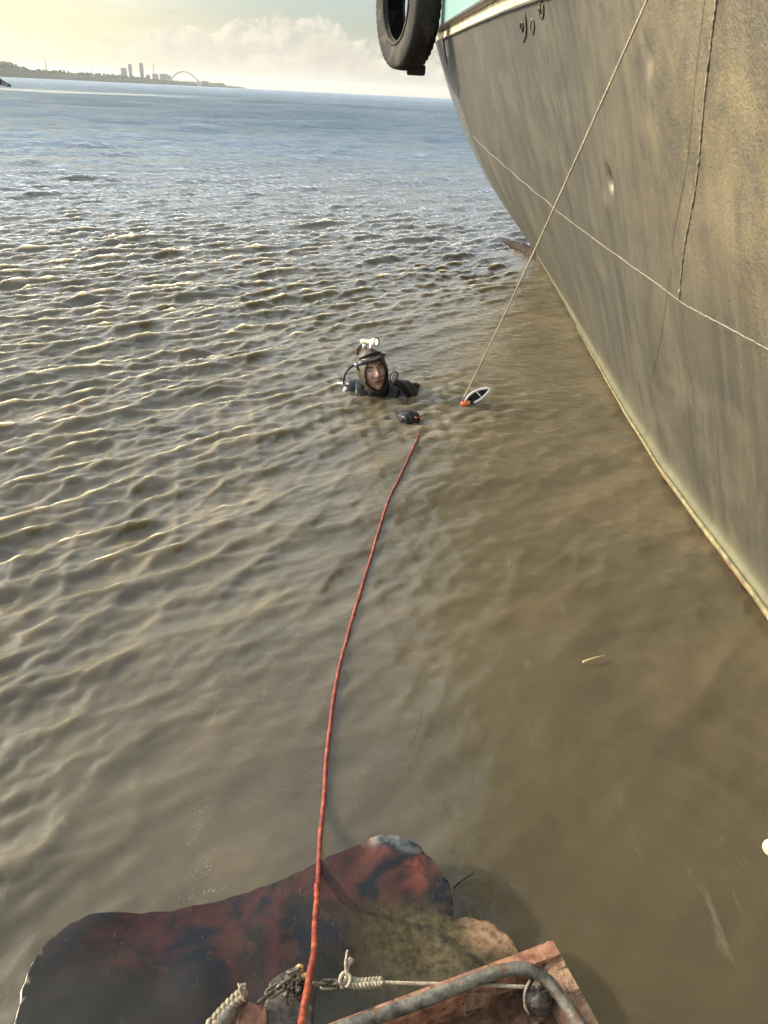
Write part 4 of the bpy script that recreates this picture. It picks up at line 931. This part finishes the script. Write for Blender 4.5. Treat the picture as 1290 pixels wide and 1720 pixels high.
# plaited rope knot at the right of the chain and the line to the block
kn = thing('knotted_rope', gz(600, 1650, .36), 'white knotted rope with two loose tails tied to the chain, leading right to the rail', 'rope')
def plait(P, r, amp_, turns):
    g = MB(); m = len(P)
    for s_ in range(3):
        Q = []
        for i in range(m):
            t = i / (m - 1); T = P[min(i + 1, m - 1)] - P[max(i - 1, 0)]; T /= np.linalg.norm(T); sd = np.cross(T, (0, 0, 1.0)); u = np.cross(sd, T); ph = 2 * math.pi * (turns * t + s_ / 3)
            Q.append(P[i] + sd * amp_ * math.sin(ph) + u * amp_ * .7 * math.sin(2 * ph))
        g.tube(Q, r, 8, rough=.25)
    return g
P = smoothpts([gz(580, 1648, .37), gz(600, 1652, .37), gz(622, 1651, .37), gz(642, 1650, .37)], 30)
obj('knot', plait(P, .0036, .0052, 3.5), M['rope'], kn)
g_ = MB(); g_.tube(smoothpts([gz(575, 1660, .37), gz(571, 1646, .378), gz(578, 1634, .382), gz(588, 1640, .38), gz(586, 1654, .376), gz(578, 1656, .37)], 8), .0033, 8, rough=.2); obj('loop', g_, M['rope'], kn)
obj('tail', MB().tube(smoothpts([gz(583, 1638, .38), gz(581, 1622, .39), gz(582, 1608, .40), gz(584, 1596, .41)], 6), [.0028] * 12 + [.0022] * 7, 8, rough=.2), M['rope'], kn)
obj('tail', MB().tube(smoothpts([gz(583, 1638, .38), gz(586, 1622, .388), gz(591, 1609, .395)], 6), [.0020] * 4 + [.0026] * 3 + [.0036, .0042, .0048, .005, .0046, .0034], 8, rough=.3), M['rope'], kn)
P = smoothpts([gz(636, 1650, .37), gz(700, 1652, .372), gz(800, 1654, .376), gz(884, 1658, .38)], 60)
obj('line', MB().strands(P, .0030, 3, n=6), M['rope'], kn)
# braided rope at the left bottom with a frayed end
br = thing('braided_rope', gz(380, 1700, .36), 'thick beige braided rope with a frayed end beside the pipe stub at the bottom left', 'rope')
P = smoothpts([gz(330, 1750, .37), gz(360, 1717, .37), gz(378, 1697, .372), gz(396, 1680, .374), gz(412, 1668, .376)], 26)
obj('braid', plait(P, .0048, .0058, 3.2), M['rope_dirty'], br)
g_ = MB(); b0 = gz(410, 1682, .38)
for k in range(16):
    e = gz(405 + random.uniform(-9, 8), 1655 + random.uniform(-4, 5), .40 + random.uniform(-.01, .01)); g_.tube(smoothpts([b0 + np.array([random.uniform(-.002, .002), 0, 0]), (b0 + e) / 2 + [0, 0, .003], e], 4), [.0016] * 9, 5)
obj('frayed_end', g_, M['rope'], br)

# ------------------------------------------------------------------ small floating things
def twig(nm, pts, r, m, lab, cat):
    P = smoothpts([gz(*p) for p in pts], 8); o = obj(nm, MB().tube(P, [r * (1 - .4 * i / len(P)) for i in range(len(P))], 7, rough=.3), m); return tag(o, lab, cat)
twig('reed_stalk', [(979, 1112, .008), (996, 1106, .012), (1016, 1101, .008)], .0042, M['stick'], 'short pale reed stalk floating on the open brown water at the right', 'stalk')
twig('twig', [(762, 1491, .004), (778, 1478, .010), (797, 1466, .016)], .0022, M['wood'], 'thin dark twig beside the lobed edge of the steel plate', 'twig')
twig('straw', [(687, 1256, .004), (699, 1232, .006), (706, 1210, .006), (710, 1190, .004)], .0007, M['wood'], 'hair-thin pale straw afloat to the right of the orange hose', 'straw')
g_ = MB(); q = atD(1296, 1424, 1.1); qq = atD(1420, 1420, 1.05); g_.tube([q, q + (qq - q) * .25, q + (qq - q) * .5, qq], [.012, .0145, .015, .015], 16); g_.ell(q, (.0125, .0125, .0125)); o = obj('boathook_end', g_, mottled('varnished_pole', (.55, .40, .20), (.74, .60, .36), 30, .3, .2, .001)); tag(o, 'rounded pale varnished pole tip poking in at the right edge', 'pole')
# string of foam bubbles where the plate cuts the water
g_ = MB()
for k in range(70):
    t = random.random() ** .8; px = 332 + random.gauss(0, 11) + 6 * math.sin(t * 9); py = 1500 - 165 * t; s_ = random.uniform(.0007, .0022) * (1 - .3 * t)
    q = gz(px, py, .010); g_.ell(q, (s_, s_, s_ * .8), nu=8, nv=5)
for k in range(26):
    px = random.gauss(345, 24); py = 1500 - .33 * (px - 345) + random.gauss(0, 3); s_ = random.uniform(.0007, .0020); g_.ell(gz(px, py, .010), (s_, s_, s_ * .8), nu=8, nv=5)
def bub_fn(t, p, c, g): p.inputs['Base Color'].default_value = (.24, .21, .16, 1); p.inputs['Roughness'].default_value = .06; p.inputs['Coat Weight'].default_value = .6
M['bubble'] = mat('foam_bubble', bub_fn)
o = obj('foam_bubbles', g_, M['bubble']); tag(o, 'string of small foam bubbles trailing from the plate edge', 'foam', None, 'stuff')

# ------------------------------------------------------------------ FAR SHORE
def shore_Y(px): return np.interp(px, [-300, 0, 200, 330, 410], [1500, 1900, 2600, 3300, 3900])
def shp(px, z):   # point on the shore line below that bearing, at height z
    Yv = float(shore_Y(px)); q = atY(px, 127.5 + .05 * px, Yv); return np.array([q[0], Yv, z])
def shH(px, py):  # height whose top reaches that pixel
    return float(atY(px, py, float(shore_Y(px)))[2])
prof_ = [(-300, 92), (-100, 97), (0, 103), (20, 106), (42, 111), (48, 117), (90, 119), (140, 122.5), (200, 127), (250, 131), (300, 136), (340, 138), (375, 138.5), (380, 144), (405, 146), (414, 147.6)]
g_ = MB(); pxs = np.arange(-300, 414, .8); vs = []
for i, px in enumerate(pxs):
    h = max(.3, shH(px, np.interp(px, [p[0] for p in prof_], [p[1] for p in prof_]))); h *= 1 + .10 * mnoise.noise(Vector((px * .25, 0, 0))) + .10 * mnoise.noise(Vector((px * 1.3, 7, 0)))
    q = shp(px, 0); n_ = np.array([q[0], q[1], 0]); n_ /= np.linalg.norm(n_)
    vs += [q + [0, 0, -1], q + [0, 0, h * .10], q + n_ * 25 + [0, 0, h * .70], q + n_ * 70 + [0, 0, h * .92], q + n_ * 220 + [0, 0, h * .85], q + n_ * 420 + [0, 0, -1]]
g_.add(vs, [(i * 6 + j, (i + 1) * 6 + j, (i + 1) * 6 + j + 1, i * 6 + j + 1) for i in range(len(pxs) - 1) for j in range(5)])
o = obj('headland', g_, M['land'], origin=(0, 0, 0)); tag(o, 'low wooded headland along the horizon at the left', None, None, 'structure')
g_ = MB()
for k in range(520):
    px = random.uniform(-200, 405); h = max(1, shH(px, np.interp(px, [p[0] for p in prof_], [p[1] for p in prof_]))); q = shp(px, 0); n_ = np.array([q[0], q[1], 0]); n_ /= np.linalg.norm(n_)
    s_ = random.uniform(2.0, 5.0) * (.5 + .5 * (px < 260)); q = q + n_ * random.uniform(20, 80); q[2] = h * .82 + random.uniform(-1, 1)
    sd = random.random() * 50
    g_.ell(q, (s_ * random.uniform(.6, 1.3), s_, s_ * random.uniform(.8, 1.7)), nu=8, nv=6, fn=lambda d: 1 + .5 * nz(d, .6, sd))
o = obj('far_wood', g_, M['leaf'], origin=(0, 0, 0)); tag(o, 'far wood of dark trees along the ridge of the headland', 'wood', None, 'stuff')
def wpx(px, w): # metres per photo pixel there
    return w * float(shore_Y(px)) / F * 1.02
def block(nm, px, py, w, lab, cat, depth=14, win=True, setback=90, shape=None):
    Hh = shH(px, py); q = shp(px, 0); n_ = np.array([q[0], q[1], 0]); n_ /= np.linalg.norm(n_); Hh *= 1 + setback / float(shore_Y(px)); q = q + n_ * setback; t_ = np.array([n_[1], -n_[0], 0]); ww = wpx(px, w)
    Rm = np.array([[t_[0], n_[0], 0], [t_[1], n_[1], 0], [0, 0, 1]])
    b = thing(nm, q, lab, cat); g = MB(); g.box(q + [0, 0, Hh / 2], (ww, depth, Hh), Rm); obj('wall', g, M['concrete'], b, smooth=False)
    g = MB(); g.box(q + [0, 0, Hh + 1.0], (ww * .5, depth * .6, 2.0), Rm); g.box(q + [0, 0, Hh + .15], (ww * 1.03, depth * 1.03, .5), Rm); obj('roof', g, M['concrete'], b, smooth=False)
    if win:
        g = MB(); nf = max(2, int(Hh / 3.2)); nc = max(2, int(ww / 4))
        for f_ in range(nf):
            g.box(q - n_ * (depth / 2 + .05) + [0, 0, (f_ + .6) * Hh / nf], (ww * .86, .3, Hh / nf * .45), Rm)
        obj('window_row', g, M['glass_dark'], b, smooth=False)
    return b, q, Rm, ww, Hh
block('tower_block', 221, 108.5, 5.5, 'left one of two tall pale tower blocks on the far shore', 'tower block')
b_t = block('tower_block', 240, 107, 6.0, 'right one of two tall pale tower blocks on the far shore, slightly taller', 'tower block')
block('apartment_block', 210, 115, 9, 'low wide stepped white building left of the tower blocks', 'building')
for (px, py, w, l) in [(262, 124.5, 9, 'low pale shed just right of the taller tower block'), (276, 124.5, 12, 'long low pale building left of the arch bridge'), (284, 127, 8, 'small pale house at the left foot of the arch bridge'), (250, 126, 6, 'small low building between taller tower block and mast'), (345, 136.5, 12, 'low flat-roofed shed to the right of the arch bridge')]:
    block('far_building', px, py, w, l, 'building', depth=10, setback=60)
def mast(px, py, lab, w=1.0):
    Hh = shH(px, py) * 1.02; q = shp(px, 0); n_ = np.array([q[0], q[1], 0]); n_ /= np.linalg.norm(n_); q = q + n_ * 40; b = MB(); k = wpx(px, w)
    for sx_ in (-1, 1):
        for sy_ in (-1, 1): b.tube([q + [sx_ * k * 1.1, sy_ * k * 1.1, 0], q + [sx_ * k * .2, sy_ * k * .2, Hh]], [k * .42, k * .22], 5)
    for j in range(12):
        z = Hh * (j + .5) / 12; e = k * (1.1 - .9 * (j + .5) / 12); b.tube([q + [-e, -e, z], q + [e, -e, z + Hh / 14]], k * .18, 4); b.tube([q + [e, -e, z], q + [-e, -e, z + Hh / 14]], k * .18, 4)
    for z_ in (.8, .92): b.box(q + [0, 0, Hh * z_], (k * 5, k * .3, k * .4))
    return tag(obj('lattice_mast', b, M['steel_red']), lab, 'mast')
mast(80, 96, 'tall thin lattice mast on the wooded headland, leftmost of the masts', .8)
mast(158, 112.5, 'short lattice mast on the headland between the woods and the tower blocks', .6)
mast(260, 106, 'thin lattice mast just right of the taller tower block', .6)
mast(335, 126, 'small thin mast at the right foot of the arch bridge', .4)
# arch bridge
L0, R0 = shp(286, 0), shp(333, 0); base_h = shH(300, 133.5); crown = shH(305, 119.5)
yb_ = (L0[1] + R0[1]) / 2; L0 = atY(286, 134, yb_); R0 = atY(334, 136.5, yb_); L0[2] = base_h * .7; R0[2] = base_h * .6
bd = thing('arch_bridge', ((L0 + R0) / 2) * [1, 1, 0], 'thin steel arch bridge rising over the far shore', 'bridge')
for dy in (-7, 7):
    P = [L0 + (R0 - L0) * t + [0, dy, 0] + np.array([0, 0, (crown - L0[2]) * (1 - (2 * t - 1) ** 2) ** .9]) for t in np.linspace(0, 1, 40)]
    obj('arch', MB().tube(P, 1.6, 8), M['steel_red'], bd)
g_ = MB()
for t in np.linspace(.1, .9, 13):
    p = L0 + (R0 - L0) * t + [0, -7, 0]; g_.tube([p + [0, 0, 3], p + [0, 0, (crown - L0[2]) * (1 - (2 * t - 1) ** 2) ** .9]], .12, 4)
obj('hanger_cables', g_, M['steel_red'], bd)
g_ = MB(); mid = (L0 + R0) / 2; g_.box(mid + [0, 0, 3], (np.linalg.norm(R0 - L0) * 1.3, 16, 1.6)); obj('bridge_deck', g_, M['concrete'], bd, smooth=False)
for t in (-.05, .02, .98, 1.05):
    p = L0 + (R0 - L0) * t; obj('pier', MB().box([p[0], p[1], mid[2] / 2], (3, 12, mid[2] + 4)), M['concrete'], bd, smooth=False)
# rocks off the left edge
for k, (px, py, s_, lab) in enumerate([(2, 142, 1.0, 'largest dark rock of the heap at the left edge of the water'), (9, 143.5, .62, 'middle dark rock in the heap at the left edge'), (14, 144.5, .45, 'small outermost dark rock of the heap at the left edge'), (-6, 142, 1.3, 'dark rock cut off by the left frame edge')]):
    q = gz(px, py, 0); s2 = s_ * 1.1; sd = k * 3.3
    o = obj('rock', MB().ell(q + [0, 0, s2 * .1], (s2 * 1.1, s2, s2 * .85), nu=16, nv=10, fn=lambda d: 1 + .45 * nz(d, .8, sd)), M['rock'], smooth=False); tag(o, lab, 'rock', 'dark rocks standing out of the water')

# ------------------------------------------------------------------ haze
HZ = True
if HZ:
    g_ = MB(); g_.box((0, 0, 55), (24000, 24000, 114)); 
    def hz_mat():
        m = bpy.data.materials.new('haze_air'); m.use_nodes = True; t = NT(m.node_tree); t.n.clear(); v = t.new('ShaderNodeVolumePrincipled'); o = t.new('ShaderNodeOutputMaterial'); t.l.new(v.outputs[0], o.inputs['Volume'])
        v.inputs['Color'].default_value = (.97, .95, .90, 1); v.inputs['Density'].default_value = .00008; v.inputs['Anisotropy'].default_value = .3; return m
    o = obj('haze', g_, hz_mat(), smooth=False, origin=(0, 0, 0)); tag(o, 'pale haze over the water', 'haze', None, 'stuff')
